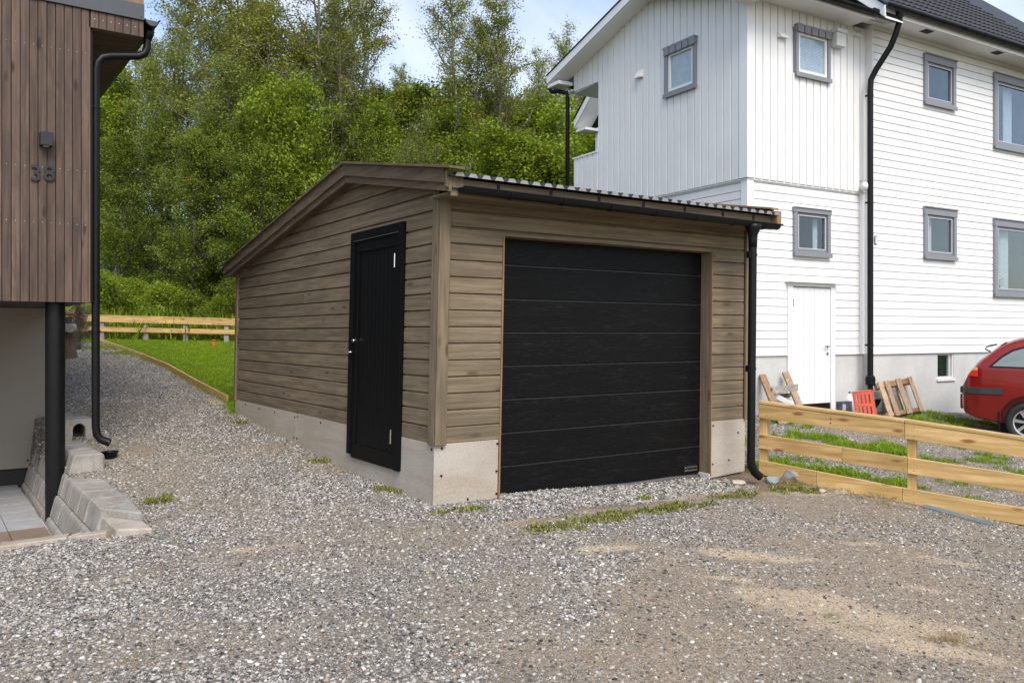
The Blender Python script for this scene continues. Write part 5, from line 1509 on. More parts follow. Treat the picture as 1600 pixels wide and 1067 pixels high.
# timber edging between gravel path and lawn
ed = empty('lawn_edging', (LAWN_EDGE[0][0], LAWN_EDGE[0][1], 0), 0, label='low timber edging board between gravel path and lawn', cat='edging')
for i in range(len(LAWN_EDGE) - 1):
    a, b = LAWN_EDGE[i], LAWN_EDGE[i + 1]; ox, oy = LAWN_EDGE[0][0], LAWN_EDGE[0][1]
    dx, dy = b[0] - a[0], b[1] - a[1]; L2 = math.hypot(dx, dy); nx_, ny_ = -dy / L2 * .03, dx / L2 * .03
    za, zb_ = gz1(a[0], a[1]), gz1(b[0], b[1]); vs = []
    for (px_, py_, z_) in ((a[0] - ox, a[1] - oy, za), (b[0] - ox, b[1] - oy, zb_)):
        for s_ in (0, 1):
            for z2 in (z_ - .08, z_ + .085): vs.append((px_ + nx_ * s_, py_ + ny_ * s_, z2))
    mb = MB(); mb.add(vs, [(0, 1, 5, 4), (2, 6, 7, 3), (1, 3, 7, 5), (0, 1, 3, 2), (4, 6, 7, 5), (0, 4, 6, 2)]); mb.build('edging_board', M['pine_x'], ed)
# orange marker in the lawn
om = gp(334, 541)
mk = empty('lawn_marker', om, 0, label='small orange plastic marker standing in the lawn before the garden fence', cat='marker')
mb = MB(); mb.tube([(0, 0, -.03), (0, 0, .12)], .035, 10); mb.tube([(0, 0, .12), (0, 0, .135)], .05, 10); mb.build('pipe', M['orangep'], mk)

# stump, log slice, flower pot beside the path end
def at(px, py, d): return ((px - CXP) / FPX * d, d, CAMZ + (HY - py) / FPX * d)
SD_ = 15.6
base = at(106, 540, SD_)
gz0 = gz1(base[0], base[1])
st = empty('tree_stump', (base[0], base[1], gz0 - .05), 0, label='rusty-brown stump stand at the end of the gravel path', cat='stump')
top_z = at(106, 518, SD_)[2] - gz0 + .05
mb = MB(); mb.tube([(0, 0, 0), (0, 0, top_z * .5), (0, 0, top_z)], [.17, .13, .13], 16); mb.build('trunk', M['raw_z'] if False else M['rwood_z'], st)
pz = at(106, 507, SD_)[2]
lg = empty('log_slice', (*at(113.5, 513, SD_ - .12)[:2], at(113.5, 513, SD_)[2]), 0, label='pale round log slice leaning on top of the stump', cat='log')
mb = MB(); mb.tube([(-.02, .02, 0), (0, -.10, 0)], [.082, .082], 18); mb.build('log', M['oldgrey'], lg)
mb = MB(); mb.tube([(-.04, .2, .05), (-.22, .1, .07)], [.03, .03], 10); mb.build('branch', M['oldgrey'], lg)
fp = empty('flower_pot', (*at(105, 505, SD_ + .05)[:2], at(105, 506, SD_)[2]), 0, label='dark grey pot of pink flowers on the stump', cat='flower pot')
mb = MB(); mb.tube([(0, 0, 0), (0, 0, .13)], [.07, .09], 16); mb.build('pot', M['potgrey'], fp)
rs = random.Random(2); mb = MB(); mf = MB()
for k in range(160):
    a, r = rs.uniform(0, 2 * PI), .12 * math.sqrt(rs.random()); z = .12 + rs.random() * .07; x, y, s = r * math.cos(a), r * math.sin(a), rs.uniform(.01, .02)
    mb.add([(x - s, y, z), (x, y - s * .5, z + s * .5), (x + s, y, z + s * .2), (x, y + s * .5, z - s * .3)], [(0, 1, 2, 3)])
for k in range(26):
    a, r = rs.uniform(0, 2 * PI), .11 * math.sqrt(rs.random()); mf.sphere((r * math.cos(a), r * math.sin(a), .19 + rs.random() * .04), .017, 6, 4, (1, 1, .6))
mb.build('foliage', M['leaf_green'], fp); mf.build('flower', M['pink'], fp)

# ================================================================== THINGS BY THE WHITE HOUSE
def lerp3(a, b, t): return Vector(a) * (1 - t) + Vector(b) * t
def quadbox(mb, Q, a0, a1, b0, b1, c0, c1, tfm=None):
    """box in the skewed board plane Q=(top-left, top-right, bottom-left, bottom-right); a across, b down, c along the normal"""
    TL_, TR_, BL_, BR_ = [Vector(q) for q in Q]
    nrm = (TR_ - TL_).cross(BL_ - TL_).normalized()
    if nrm.y > 0: nrm = -nrm
    def P_(a, b, c): return lerp3(lerp3(TL_, TR_, a), lerp3(BL_, BR_, a), b) + nrm * c
    v = [P_(a, b, c) for c in (c0, c1) for b in (b0, b1) for a in (a0, a1)]
    mb.add([tuple(x) for x in v], [(0, 2, 3, 1), (4, 5, 7, 6), (0, 1, 5, 4), (2, 6, 7, 3), (0, 4, 6, 2), (1, 3, 7, 5)])
def relQ(pts, o): return [Vector(p) - Vector(o) for p in pts]
def wallpt(px, py, v):
    s, z = FW.front(px, py, v); X, Y = FW.w(s, v); return (X, Y, z)
# pallet
g1, g2 = gp(1384, 656), gp(1440, 646)
Q = [wallpt(1366, 600, MY - .10), wallpt(1420, 591, MY - .06), g1, g2]
pal = empty('wooden_pallet', g1, 0, label='broken wooden pallet leaning on the grey foundation right of the black downpipe', cat='pallet')
Qr = relQ(Q, g1)
for (a0, a1, bend) in ((.02, .14, 0), (.20, .32, 0), (.52, .66, 0), (.88, .99, 0)):
    mb = MB(); quadbox(mb, Qr, a0, a1, .0, .98, .05, .07); mb.build('slat', M['old'], pal, bevel=.003)
for (b0, b1) in ((.01, .17), (.84, .96)):
    for (a0, a1) in ((.0, .3), (.34, .64), (.70, .99)):
        mb = MB(); quadbox(mb, Qr, a0, a1, b0, b1, -.03, .048); mb.build('crosspiece', M['raw_x'], pal, bevel=.012)
for (a0, a1) in ((.36, .46), (.72, .78)):
    mb = MB(); quadbox(mb, Qr, a0, a1, .10, .95, -.06, -.035); mb.build('rear_slat', M['old'], pal, bevel=.003)
mb = MB(); quadbox(mb, Qr, .30, .56, .40, .97, -.02, .0); mb.build('loose_board', M['rwood_z'], pal, bevel=.003)
# red plastic panel
g1, g2 = gp(1337, 652), gp(1368, 653)
Q = [wallpt(1331.5, 613, -.42), wallpt(1361, 609.5, -.42), g1, g2]; Qr = relQ(Q, g1)
red = empty('red_plastic_panel', g1, 0, label='slotted red plastic panel leaning beside the wooden pallet', cat='plastic panel')
mb = MB()
for (a0, a1, b0, b1) in ((0, 1, 0, .12), (0, 1, .46, .58), (0, 1, .90, 1.0)): quadbox(mb, Qr, a0, a1, b0, b1, 0, .012)
for k in range(5):
    a0 = k * .215; a1 = a0 + .14
    for (b0, b1) in ((.12, .46), (.58, .90)): quadbox(mb, Qr, a0, min(a1, 1), b0, b1, 0, .012)
mb.build('panel', M['red'], red)
mb = MB(); quadbox(mb, Qr, .985, 1.04, 0, 1, -.05, .02); quadbox(mb, Qr, 0, 1, -.015, 0, -.03, .02); mb.build('rim', M['red'], red)
# black drain part behind it
g = wallpt(1368, 628, MY - .12)
bd = empty('black_drain_elbow', g, FW.a, label='black plastic drain elbow on the ground behind the red panel', cat='drain')
mb = MB(); mb.prism([(-.09, .04), (.10, .05), (.02, -.05), (-.06, -.10), (-.09, -.08)], -.05, .05, 'y'); mb.build('elbow', M['black'], bd, bevel=.006)
# white jug and printed carton by the door
g = gp(1318, 642)
jg = empty('white_jug', (g[0] + .08, g[1] - .0, g[2]), FW.a, label='white plastic jug with a green cap beside the printed carton', cat='jug')
mb = MB(); mb.tube([(0, 0, 0), (0, 0, .02), (0, 0, .20), (0, 0, .26), (0, 0, .29)], [.075, .085, .085, .05, .03], 14); mb.build('body', M['plasticw'], jg, smooth=True)
mb = MB(); mb.tube([(0, 0, .285), (0, 0, .32)], [.034, .034], 12); mb.build('cap', M['green'], jg)
mb = MB(); mb.tube([(.05, 0, .12), (.105, 0, .15), (.10, 0, .22), (.03, 0, .26)], .012, 8); mb.build('handle', M['plasticw'], jg, smooth=True)
bxo = empty('printed_carton', (g[0] - .06, g[1] - .17, g[2]), FW.a, label='small printed blue-grey carton standing before the foundation by the white door', cat='carton')
mb = MB(); mb.box(-.13, .14, -.05, .05, 0, .17); mb.build('carton', M['bluebox'], bxo, bevel=.003)
mb = MB(); mb.box(-.10, -.02, -.053, -.0505, .03, .13); mb.build('label', M['plasticw'], bxo)
# old trestle of grey and brown boards leaning at the wall
def stick(mb, p0, p1, w, th, side=(1, 0, 0)):
    p0, p1 = Vector(p0), Vector(p1); d = (p1 - p0).normalized(); s = Vector(side); s = (s - d * s.dot(d)).normalized(); n = d.cross(s)
    v = []
    for p in (p0, p1):
        for a in (-.5, .5):
            for b in (-.5, .5): v.append(tuple(p + s * w * a + n * th * b))
    mb.add(v, [(0, 1, 3, 2), (4, 6, 7, 5), (0, 4, 5, 1), (2, 3, 7, 6), (0, 2, 6, 4), (1, 5, 7, 3)])
tb = gp(1222, 664)
tr = empty('broken_trestle', tb, 0, label='broken wooden trestle of brown and grey boards leaning left of the white door', cat='trestle')
def atd(px, py, d): return Vector(at(px, py, d)) - Vector(tb)
for nm, p0, p1, w, th, mt in (('leg', atd(1191, 586, 12.75), Vector((0, 0, 0)) + atd(1224, 664, 11.95) * 0, .10, .045, 'raw_z'),
                          ('leg', atd(1227, 582, 12.95), atd(1258, 655, 12.3), .10, .045, 'old'),
                          ('crossbar', atd(1206, 610, 12.45), atd(1246, 605, 12.72), .10, .03, 'oldgrey'),
                          ('brace', atd(1207, 616, 12.6), atd(1238, 632, 12.5), .07, .025, 'white'),
                          ('brace', atd(1213, 619, 12.8), atd(1243, 617, 13.0), .07, .03, 'rwood_x'),
                          ('brace', atd(1236, 620, 12.9), atd(1226, 640, 12.7), .035, .02, 'white'),
                          ('foot_board', atd(1222, 659, 12.0), atd(1242, 657, 12.3), .05, .02, 'white'),
                          ('foot_board', atd(1194, 650, 12.2), atd(1200, 668, 11.9), .12, .05, 'rwood_z')):
    mb = MB(); side = (0, 0, 1) if nm in ('crossbar', 'brace', 'foot_board') else (1, 0, 0)
    if nm == 'foot_board' and mt == 'rwood_z': side = (1, 0, 0)
    stick(mb, p0, p1, w, th, side); mb.build(nm, M[mt], tr, bevel=.004)

# stones lying by the garage corner
def rock(name, px, py, r, mat, label, seed, sq=.6):
    p = gp(px, py); bm = bmesh.new(); bmesh.ops.create_icosphere(bm, subdivisions=3, radius=r)
    rs_ = random.Random(seed); ax = [(Vector((rs_.gauss(0, 1), rs_.gauss(0, 1), rs_.gauss(0, 1))).normalized(), rs_.uniform(.55, .85)) for _ in range(9)]
    for v in bm.verts:
        for a, k in ax:
            d = v.co.dot(a)
            if d > k * r: v.co -= a * (d - k * r)
        v.co.z *= sq; v.co.x *= 1.25
    me = bpy.data.meshes.new(name); bm.to_mesh(me); bm.free()
    o = link(name, me, M[mat], None, label=label, cat='stone', group='stones by the garage downpipe'); o.location = (p[0], p[1], p[2] + r * sq * .45); o.rotation_euler = (.1, .05, seed)
rock('stone', 1207, 754, .095, 'rockb', 'flat bluish stone lying right of the garage plinth', 1, .5)
rock('stone', 1234, 752, .100, 'rock', 'largest light grey stone beside the bottom fence rail', 2, .8)
rock('stone', 1153, 758, .06, 'rockt', 'tan stone lying against the foot of the right plinth board', 3, .6)
rock('stone', 1285, 770, .045, 'rockt', 'small pale stone on the dirt under the bottom rail', 4, .6)
rock('stone', 1312, 770, .07, 'plinth', 'flat whitish chip of stone at the bottom fence rail', 5, .25)
rock('stone', 660, 885, .02, 'rock', 'small pale pebble standing out of the middle gravel', 6, .7)

# ================================================================== RED CAR
TH = math.radians(-32)
cx, cy = .6105 * 12.6 + .06, 12.6
cg = CAMZ - (661 - HY) / FPX * 12.6 - .305
car = empty('red_estate_car', (cx + .83 * math.sin(-TH), cy + .83 * math.cos(TH), cg), TH, label='dark red estate car parked before the white house, seen from its rear corner', cat='car')
red_m = NT('red_car_paint', .28, (.20, .006, .005), .4); red_m.b.inputs['Coat Weight'].default_value = .5; red_m.b.inputs['Coat Roughness'].default_value = .06; red_m.b.inputs['Metallic'].default_value = .1
M['carred'] = red_m.m
tl = NT('tail_lamp_red', .15, (.62, .035, .015), .6); tl.b.inputs['Coat Weight'].default_value = .8; M['taillamp'] = tl.m
al = NT('amber_lens', .15, (.75, .30, .12), .6); M['amber'] = al.m
M['tyre'] = plain('tyre_rubber', (.018, .018, .019), .75, nscale=30, bump=.2)
M['alloy'] = plain('alloy_rim', (.50, .50, .50), .32, metal=.7, bump=.02)
M['trimdark'] = plain('dark_grey_bumper_strip', (.040, .045, .052), .5, bump=.02)
def interp(tab, x):
    for (a, b) in zip(tab[:-1], tab[1:]):
        if x <= b[0]:
            t = (x - a[0]) / (b[0] - a[0]); return a[1] + (b[1] - a[1]) * max(0, t)
    return tab[-1][1]
ZT = [(-.90, .74), (-.87, .88), (-.80, 1.03), (-.72, 1.13), (-.60, 1.26), (-.42, 1.42), (-.26, 1.515), (-.1, 1.555), (.5, 1.575), (1.2, 1.57), (1.7, 1.49), (2.05, 1.30), (2.4, 1.08), (3.0, .98), (3.3, .84), (3.42, .70), (3.45, .62)]
ZB = [(-.90, .50), (-.86, .41), (-.7, .34), (-.4, .28), (0, .22), (3.0, .22), (3.35, .32), (3.45, .45)]
WD = [(-.90, .60), (-.87, .70), (-.80, .775), (-.65, .82), (-.3, .85), (.5, .865), (2.2, .86), (2.9, .82), (3.25, .72), (3.45, .52)]
sx_ = [-.90, -.893, -.885, -.873, -.86, -.84, -.82, -.79, -.76, -.72, -.68, -.64, -.60, -.50, -.40, -.30, -.2, -.1, .1, .4, .8, 1.2, 1.5, 1.75, 2.0, 2.2, 2.4, 2.7, 3.0, 3.2, 3.32, 3.4, 3.45]
def half_w(x, z):
    zt, zb, w = interp(ZT, x), interp(ZB, x), interp(WD, x)
    belt = min(1.10, zt - .04)
    if z <= belt:
        t = (z - zb) / (belt - zb); return w * (.93 + .07 * math.sin(min(1, max(0, t)) * PI * .62) / math.sin(PI * .5) ) - .012 * max(0, t - .7) / .3
    t = (z - belt) / max(.05, 1.56 - belt); return w - .012 - .225 * t ** 1.15
vs, fs = [], []; NR = 15
for x in sx_:
    zt, zb = interp(ZT, x), interp(ZB, x); belt = min(1.10, zt - .04); zsh = zt - .055 if zt > 1.16 else (zt + belt) / 2
    lv = [zb + .0, zb + .03, zb + .12, zb + (belt - zb) * .35, zb + (belt - zb) * .55, zb + (belt - zb) * .78, belt - .015, belt + .008, belt + (zsh - belt) * .5, zsh]
    ring = [(0, zb - .0)] + [(half_w(x, zb) * .90, zb)] + [(half_w(x, z), z) for z in lv[1:]]
    wt = half_w(x, zsh); ring += [(wt - .035, zt - .015), (wt - .13, zt + .002), (wt * .45, zt + .02), (0, zt + .025)]
    while len(ring) < NR: ring.append(ring[-1])
    for (yy, z) in ring: vs.append((x, -yy, z))
    for (yy, z) in reversed(ring[1:-1]): vs.append((x, yy, z))
K_ = len(vs) // len(sx_)
for i in range(len(sx_) - 1):
    for k in range(K_): fs.append((i * K_ + k, i * K_ + (k + 1) % K_, (i + 1) * K_ + (k + 1) % K_, (i + 1) * K_ + k))
fs.append(tuple(range(K_))); fs.append(tuple((len(sx_) - 1) * K_ + k for k in reversed(range(K_))))
body = MB().add(vs, fs).build('body', M['carred'], car, smooth=True)
cut = MB()
for xw in (0, 2.62): cut.tube([(xw, -1.1, .33), (xw, -.62, .33)], .385, 40); cut.tube([(xw, 1.1, .33), (xw, .62, .33)], .385, 40)
co = cut.build('cutter', M['black'], car)
bpy.context.view_layer.update()
md = body.modifiers.new('arch', 'BOOLEAN'); md.object = co; md.operation = 'DIFFERENCE'; md.solver = 'EXACT'
bpy.context.view_layer.update()
me = bpy.data.meshes.new_from_object(body.evaluated_get(bpy.context.evaluated_depsgraph_get()))
body.modifiers.clear(); body.data = me; bpy.data.objects.remove(co)
while len(me.materials) > 1: me.materials.pop()
try: me.set_sharp_from_angle(angle=math.radians(55))
except Exception: pass
def strip(name, mat, x0, x1, z0, z1, out, n=18, both=True, zs=None):
    for sg in ((-1, 1) if both else (-1,)):
        mb = MB(); vs, fs = [], []
        for i in range(n + 1):
            x = x0 + (x1 - x0) * i / n
            za = z0(x) if callable(z0) else z0; zb_ = z1(x) if callable(z1) else z1
            for (z, o) in ((za, -.01), (za + .006, out), (zb_ - .006, out), (zb_, -.01)): vs.append((x, sg * (half_w(x, z) + o), z))
        for i in range(n):
            for k in range(3): fs.append((i * 4 + k, i * 4 + k + 1, i * 4 + k + 5, i * 4 + k + 4))
        mb.add(vs, fs).build(name, M[mat], car, smooth=False)
strip('bumper_strip', 'trimdark', -.885, -.34, .715, .815, .022)
strip('side_strip', 'trimdark', .42, 2.2, .60, .68, .018)
mb = MB(); mb.box(-.925, -.88, -.60, .60, .715, .815); mb.build('rear_strip', M['trimdark'], car, bevel=.012)
strip('bumper', 'carred', -.893, -.36, lambda x: interp(ZB, x) + .02, .705, .018)
mb = MB(); mb.box(-.925, -.88, -.58, .58, .46, .705); mb.build('rear_bumper', M['carred'], car, bevel=.02)
strip('tail_lamp', 'taillamp', -.805, -.665, lambda x: .985 - (x + .74) * .15, lambda x: min(1.125, interp(ZT, x) - .012), .012, 8)
strip('lamp_lens', 'amber', -.770, -.672, lambda x: 1.075, lambda x: min(1.128, interp(ZT, x) - .010), .0145, 6)
# side glass with black seal
def glasspoly(name, mat, poly, out):
    for sg in (-1, 1):
        n_sub = []
        for i in range(len(poly)):
            a, b = poly[i], poly[(i + 1) % len(poly)]
            for k in range(4): n_sub.append((a[0] + (b[0] - a[0]) * k / 4, a[1] + (b[1] - a[1]) * k / 4))
        cxx, czz = sum(p[0] for p in n_sub) / len(n_sub), sum(p[1] for p in n_sub) / len(n_sub)
        vs = [(cxx, sg * (half_w(cxx, czz) + out), czz)] + [(x, sg * (half_w(x, z) + out), z) for x, z in n_sub]
        vs += [(x, sg * (half_w(x, z) - .02), z) for x, z in n_sub]; m = len(n_sub)
        fs = [(0, 1 + i, 1 + (i + 1) % m) for i in range(m)] + [(1 + i, 1 + m + i, 1 + m + (i + 1) % m, 1 + (i + 1) % m) for i in range(m)]
        MB().add(vs, fs).build(name, M[mat], car)
M['carglass2'] = NT('car_side_glass', .04, (.16, .19, .19), .9).m
glasspoly('window_seal', 'black', [(-.53, 1.135), (-.36, 1.30), (-.22, 1.405), (-.06, 1.455), (.55, 1.475), (.55, 1.115), (.1, 1.115)], .006)
glasspoly('side_window', 'carglass2', [(-.475, 1.152), (-.335, 1.285), (-.20, 1.375), (-.05, 1.425), (.52, 1.445), (.52, 1.145), (.1, 1.140)], .010)
glasspoly('side_window', 'carglass2', [(.60, 1.14), (.60, 1.47), (1.30, 1.46), (1.30, 1.14)], .010)
glasspoly('side_window', 'carglass2', [(1.36, 1.14), (1.36, 1.46), (1.62, 1.42), (2.05, 1.14)], .010)
mb = MB(); mb.add([(-.735, -.58, 1.155), (-.735, .58, 1.155), (-.30, .5, 1.525), (-.30, -.5, 1.525)], [(0, 1, 2, 3)]); mb.build('rear_window', M['carglass2'], car)
mb = MB(); mb.tube([(-.05, -.56, 1.60), (.2, -.58, 1.635), (1.2, -.58, 1.635), (1.4, -.56, 1.60)], .018, 8); mb.tube([(-.05, .56, 1.60), (.2, .58, 1.635), (1.2, .58, 1.635), (1.4, .56, 1.60)], .018, 8); mb.build('roof_rail', M['trimdark'], car)
mb = MB(); mb.tube([(-.50, .30, 1.33), (-.62, .30, 1.39), (-.60, .30, 1.43), (-.45, .30, 1.47)], .012, 8); mb.build('rear_wiper', M['black'], car)
mb = MB(); mb.box(-.395, -.375, -.84, -.64, .14, .46); mb.build('mud_flap', M['black'], car, bevel=.006)
for sg, yy in ((-1, -.83), (1, .83)):
    for xw in (0, 2.62):
        mb = MB(); mb.tube([(xw, yy * .74, .33), (xw, yy * .745, .33)], .384, 40); mb.build('arch_liner', M['black'], car)
        wv = [(.205, 0), (.285, .0), (.303, .02), (.305, .10), (.303, .18), (.285, .20), (.205, .20)]
        mb = MB(); vs, fs = [], []; n = 44
        for k in range(n):
            a = 2 * PI * k / n
            for (r, o) in wv: vs.append((xw + r * math.cos(a), yy - sg * o, .305 + r * math.sin(a)))
        m = len(wv)
        for k in range(n):
            for j in range(m): fs.append((k * m + j, k * m + (j + 1) % m, ((k + 1) % n) * m + (j + 1) % m, ((k + 1) % n) * m + j))
        wh = MB().add(vs, fs).build('wheel', M['tyre'], car, smooth=True)
        mb = MB()
        for k in range(40):
            a, b = 2 * PI * k / 40, 2 * PI * (k + 1) / 40
            def R(r, a, o): return (xw + r * math.cos(a), yy - sg * o, .305 + r * math.sin(a))
            mb.add([R(.205, a, -.002), R(.205, b, -.002), R(.185, b, .004), R(.185, a, .004), R(.185, b, .08), R(.185, a, .08)], [(0, 1, 2, 3), (3, 2, 4, 5)])
        for k in range(7):
            a = 2 * PI * k / 7 + .3
            p = [(.03, a - .5, .015), (.03, a + .5, .015), (.19, a + .13, .012), (.19, a - .13, .012)]
            q = [(xw + r * math.cos(t), yy - sg * o, .305 + r * math.sin(t)) for r, t, o in p] + [(xw + r * math.cos(t), yy - sg * (o + .03), .305 + r * math.sin(t)) for r, t, o in p]
            mb.add(q, [(0, 1, 2, 3), (4, 7, 6, 5), (0, 4, 5, 1), (1, 5, 6, 2), (2, 6, 7, 3), (3, 7, 4, 0)])
        mb.tube([(xw, yy - sg * .01, .305), (xw, yy - sg * .05, .305)], .045, 14)
        mb.build('rim', M['alloy'], wh)
        mb = MB(); mb.tube([(xw, yy - sg * .075, .305), (xw, yy - sg * .08, .305)], .19, 24); mb.build('brake_disc', M['tyre'], wh)

# ================================================================== TREES
def quads_mesh(name, C, A, Bv, mat):
    n = len(C); V = np.empty((n, 4, 3), np.float32)
    V[:, 0] = C - A; V[:, 1] = C + Bv - A * .1; V[:, 2] = C + A; V[:, 3] = C - Bv - A * .1
    me = bpy.data.meshes.new(name); me.vertices.add(n * 4); me.vertices.foreach_set('co', V.ravel())
    me.loops.add(n * 4); me.loops.foreach_set('vertex_index', np.arange(n * 4, dtype=np.int32))
    me.polygons.add(n); me.polygons.foreach_set('loop_start', (np.arange(n) * 4).astype(np.int32)); me.update(calc_edges=True)
    me.materials.append(mat); return me
def tree_meshes(seed, h, R_, base, leaf, nleaf, mat, bark, stems=1, shape='oval', droop=0.0, sig=.22, prim=34, leafw=.55):
    rs = random.Random(seed); rn = np.random.RandomState(seed); mb = MB(); tips = []
    for s_ in range(stems):
        az0 = rs.uniform(0, 2 * PI); ln = (.0 if stems == 1 else rs.uniform(.05, .16)) * h; bow = rs.uniform(-.04, .04) * h
        hs = h * (1 if s_ == 0 else rs.uniform(.75, .97)); NPT = 12; P_ = []
        for i in range(NPT + 1):
            t = i / NPT; w = math.sin(t * PI) * bow
            P_.append(Vector((math.cos(az0) * (ln * t + w) + rs.gauss(0, .03), math.sin(az0) * (ln * t + w) + rs.gauss(0, .03), hs * t)))
        P_[0] = Vector((math.cos(az0) * (.12 if stems > 1 else 0), math.sin(az0) * (.12 if stems > 1 else 0), -.4))
        r0 = .0155 * h / (1 if stems == 1 else 1.35)
        mb.tube(P_, [r0 * (1 - .93 * (i / NPT) ** .8) + .006 for i in range(NPT + 1)], 7, False)
        for b in range(prim // stems):
            t = base + (1 - base) * ((b + rs.random()) / (prim // stems)) ** .9
            f = t * NPT; i = min(NPT - 1, int(f)); p = P_[i].lerp(P_[i + 1], f - i)
            tt = (t - base) / (1 - base)
            if shape == 'oval': pr = math.sin(PI * (.12 + .83 * tt)) ** .7
            elif shape == 'wide2': pr = (1 - max(0, tt - .55) ** 1.5 * 1.9) * (.55 + .45 * min(1, tt / .3))
            elif shape == 'cone': pr = 1.05 - .85 * tt
            else: pr = (1 - abs(tt - .35) ** 1.6 * 1.3)
            L_ = max(.25, R_ * pr * rs.uniform(.65, 1.15)); az = b * 2.4 + rs.uniform(-.5, .5); el = rs.uniform(.25, .85) + tt * .45
            d = Vector((math.cos(az) * math.cos(el), math.sin(az) * math.cos(el), math.sin(el))); Q_ = [p]; dd = d.copy(); NB = 5
            for k in range(NB):
                dd = (dd + Vector((rs.gauss(0, .16), rs.gauss(0, .16), rs.gauss(.0, .12) + .10 - droop * (k / NB)))).normalized(); Q_.append(Q_[-1] + dd * L_ / NB)
            rb = r0 * .40 * (1 - .6 * t) + .005
            mb.tube(Q_, [rb * (1 - .8 * k / NB) + .002 for k in range(NB + 1)], 5, False)
            for k in range(1, NB + 1):
                for _ in range(2 if k < NB else 3):
                    az2 = rs.uniform(0, 2 * PI); d2 = (dd * .6 + Vector((math.cos(az2), math.sin(az2), rs.uniform(-.2, .6) - droop * .5)) * .8).normalized()
                    l2 = L_ * rs.uniform(.16, .38); e_ = Q_[k] + d2 * l2 + Vector((0, 0, -droop * .2 * l2))
                    mb.tube([Q_[k], Q_[k].lerp(e_, .5) + Vector((rs.gauss(0, .03), rs.gauss(0, .03), .03)), e_], [rb * .35 + .002, .004, .002], 4, False)
                    tips += [Q_[k].lerp(e_, .35), Q_[k].lerp(e_, .7), e_, e_]
                tips.append(Q_[k])
        tips += [P_[-1]] * 4
    T = np.array([tuple(t) for t in tips]); keep = rn.rand(len(T)) < .86; T = T[keep]
    wgt = rn.gamma(.75, 1, len(T)) + .08; wgt /= wgt.sum()
    idx = rn.choice(len(T), nleaf, p=wgt); C = T[idx] + rn.normal(0, 1, (nleaf, 3)) * np.array([sig, sig, sig * .75]) * rn.uniform(.5, 1.25, (nleaf, 1))
    C = C[C[:, 2] > .05]; n = len(C)
    A = rn.normal(0, 1, (n, 3)) * np.array([1, 1, .6]); A /= np.linalg.norm(A, axis=1, keepdims=True)
    nv = rn.normal(0, .6, (n, 3)) + np.array([0, 0, .8]); Bv = np.cross(A, nv); Bv /= np.maximum(np.linalg.norm(Bv, axis=1, keepdims=True), 1e-6)
    s = leaf * rn.uniform(.6, 1.25, (n, 1)) / 2
    crown = quads_mesh('crown', C, A * s, Bv * s * leafw, mat)
    trunk = mb.mesh('trunk', True) if False else None
    tm = bpy.data.meshes.new('trunk'); tm.from_pydata(mb.v, [], mb.f); tm.shade_smooth(); tm.materials.append(bark)
    return tm, crown
KINDS = {
    'birch':  [tree_meshes(11, 12, 2.5, .20, .082, 44000, M['leaf_birch'], M['bark'], 3, 'wide2', .15, .17, 63), tree_meshes(12, 12, 1.9, .30, .080, 32000, M['leaf_birch'], M['bark'], 2, 'wide2', .12, .16, 50)],
    'alder':  [tree_meshes(21, 10, 2.6, .08, .100, 50000, M['leaf_dark'], M['bark_d'], 2, 'oval', .05, .20, 60), tree_meshes(22, 10, 2.3, .10, .100, 46000, M['leaf_dark'], M['bark_d'], 3, 'wide', .05, .20, 60)],
    'willow': [tree_meshes(31, 8, 2.5, .06, .090, 50000, M['leaf_willow'], M['bark_d'], 3, 'wide', .05, .20, 60, .4)],
    'rowan':  [tree_meshes(41, 7, 2.2, .05, .105, 40000, M['leaf_green'], M['bark'], 2, 'oval', .05, .19, 52), tree_meshes(42, 6, 2.2, .04, .110, 38000, M['leaf_green'], M['bark'], 3, 'wide', .1, .19, 54)],
    'bush':   [tree_meshes(51, 2.2, 1.3, .03, .085, 17000, M['leaf_green'], M['bark'], 3, 'wide', .1, .20, 33), tree_meshes(52, 2.2, 1.2, .03, .080, 16000, M['leaf_dark'], M['bark_d'], 3, 'wide', .1, .20, 33)],
    'redbush': [tree_meshes(53, 2.2, 1.0, .03, .070, 9000, M['leaf_red'], M['bark_d'], 3, 'wide', .1, .16, 33)],
}
_used = {}
def plant(kind, var, px, d, top_py, label, group=None, wide=1.0, name=None, rz=None, dx=0.0):
    """tree whose trunk stands at column px, distance d, and whose top reaches photo row top_py"""
    X = (px - CXP) / FPX * d + dx; g = gz1(X, d); top = CAMZ + (HY - top_py) / FPX * d
    tm, cm = KINDS[kind][var]; h0 = {'birch': 12, 'alder': 10, 'willow': 8, 'rowan': [7, 6][var] if kind == 'rowan' else 7, 'bush': 2.2, 'redbush': 2.2}[kind]
    s = (top - g) / h0 / 1.04
    nm = name or {'birch': 'birch_tree', 'alder': 'alder_tree', 'willow': 'willow_tree', 'rowan': 'young_leafy_tree', 'bush': 'bush', 'redbush': 'bush'}[kind]
    o = empty(nm, (X, d, g - .05), rz if rz is not None else (px * 1.37 + d) % 6.28, label=label, cat='bush' if 'bush' in kind else 'tree', group=group)
    o.scale = (s * wide, s * wide, s)
    for n_, m_ in (('trunk', tm), ('crown', cm)):
        c_ = bpy.data.objects.new(n_, m_); COL.objects.link(c_); c_.parent = o
    return o
G1 = 'trees on the slope behind the garage'
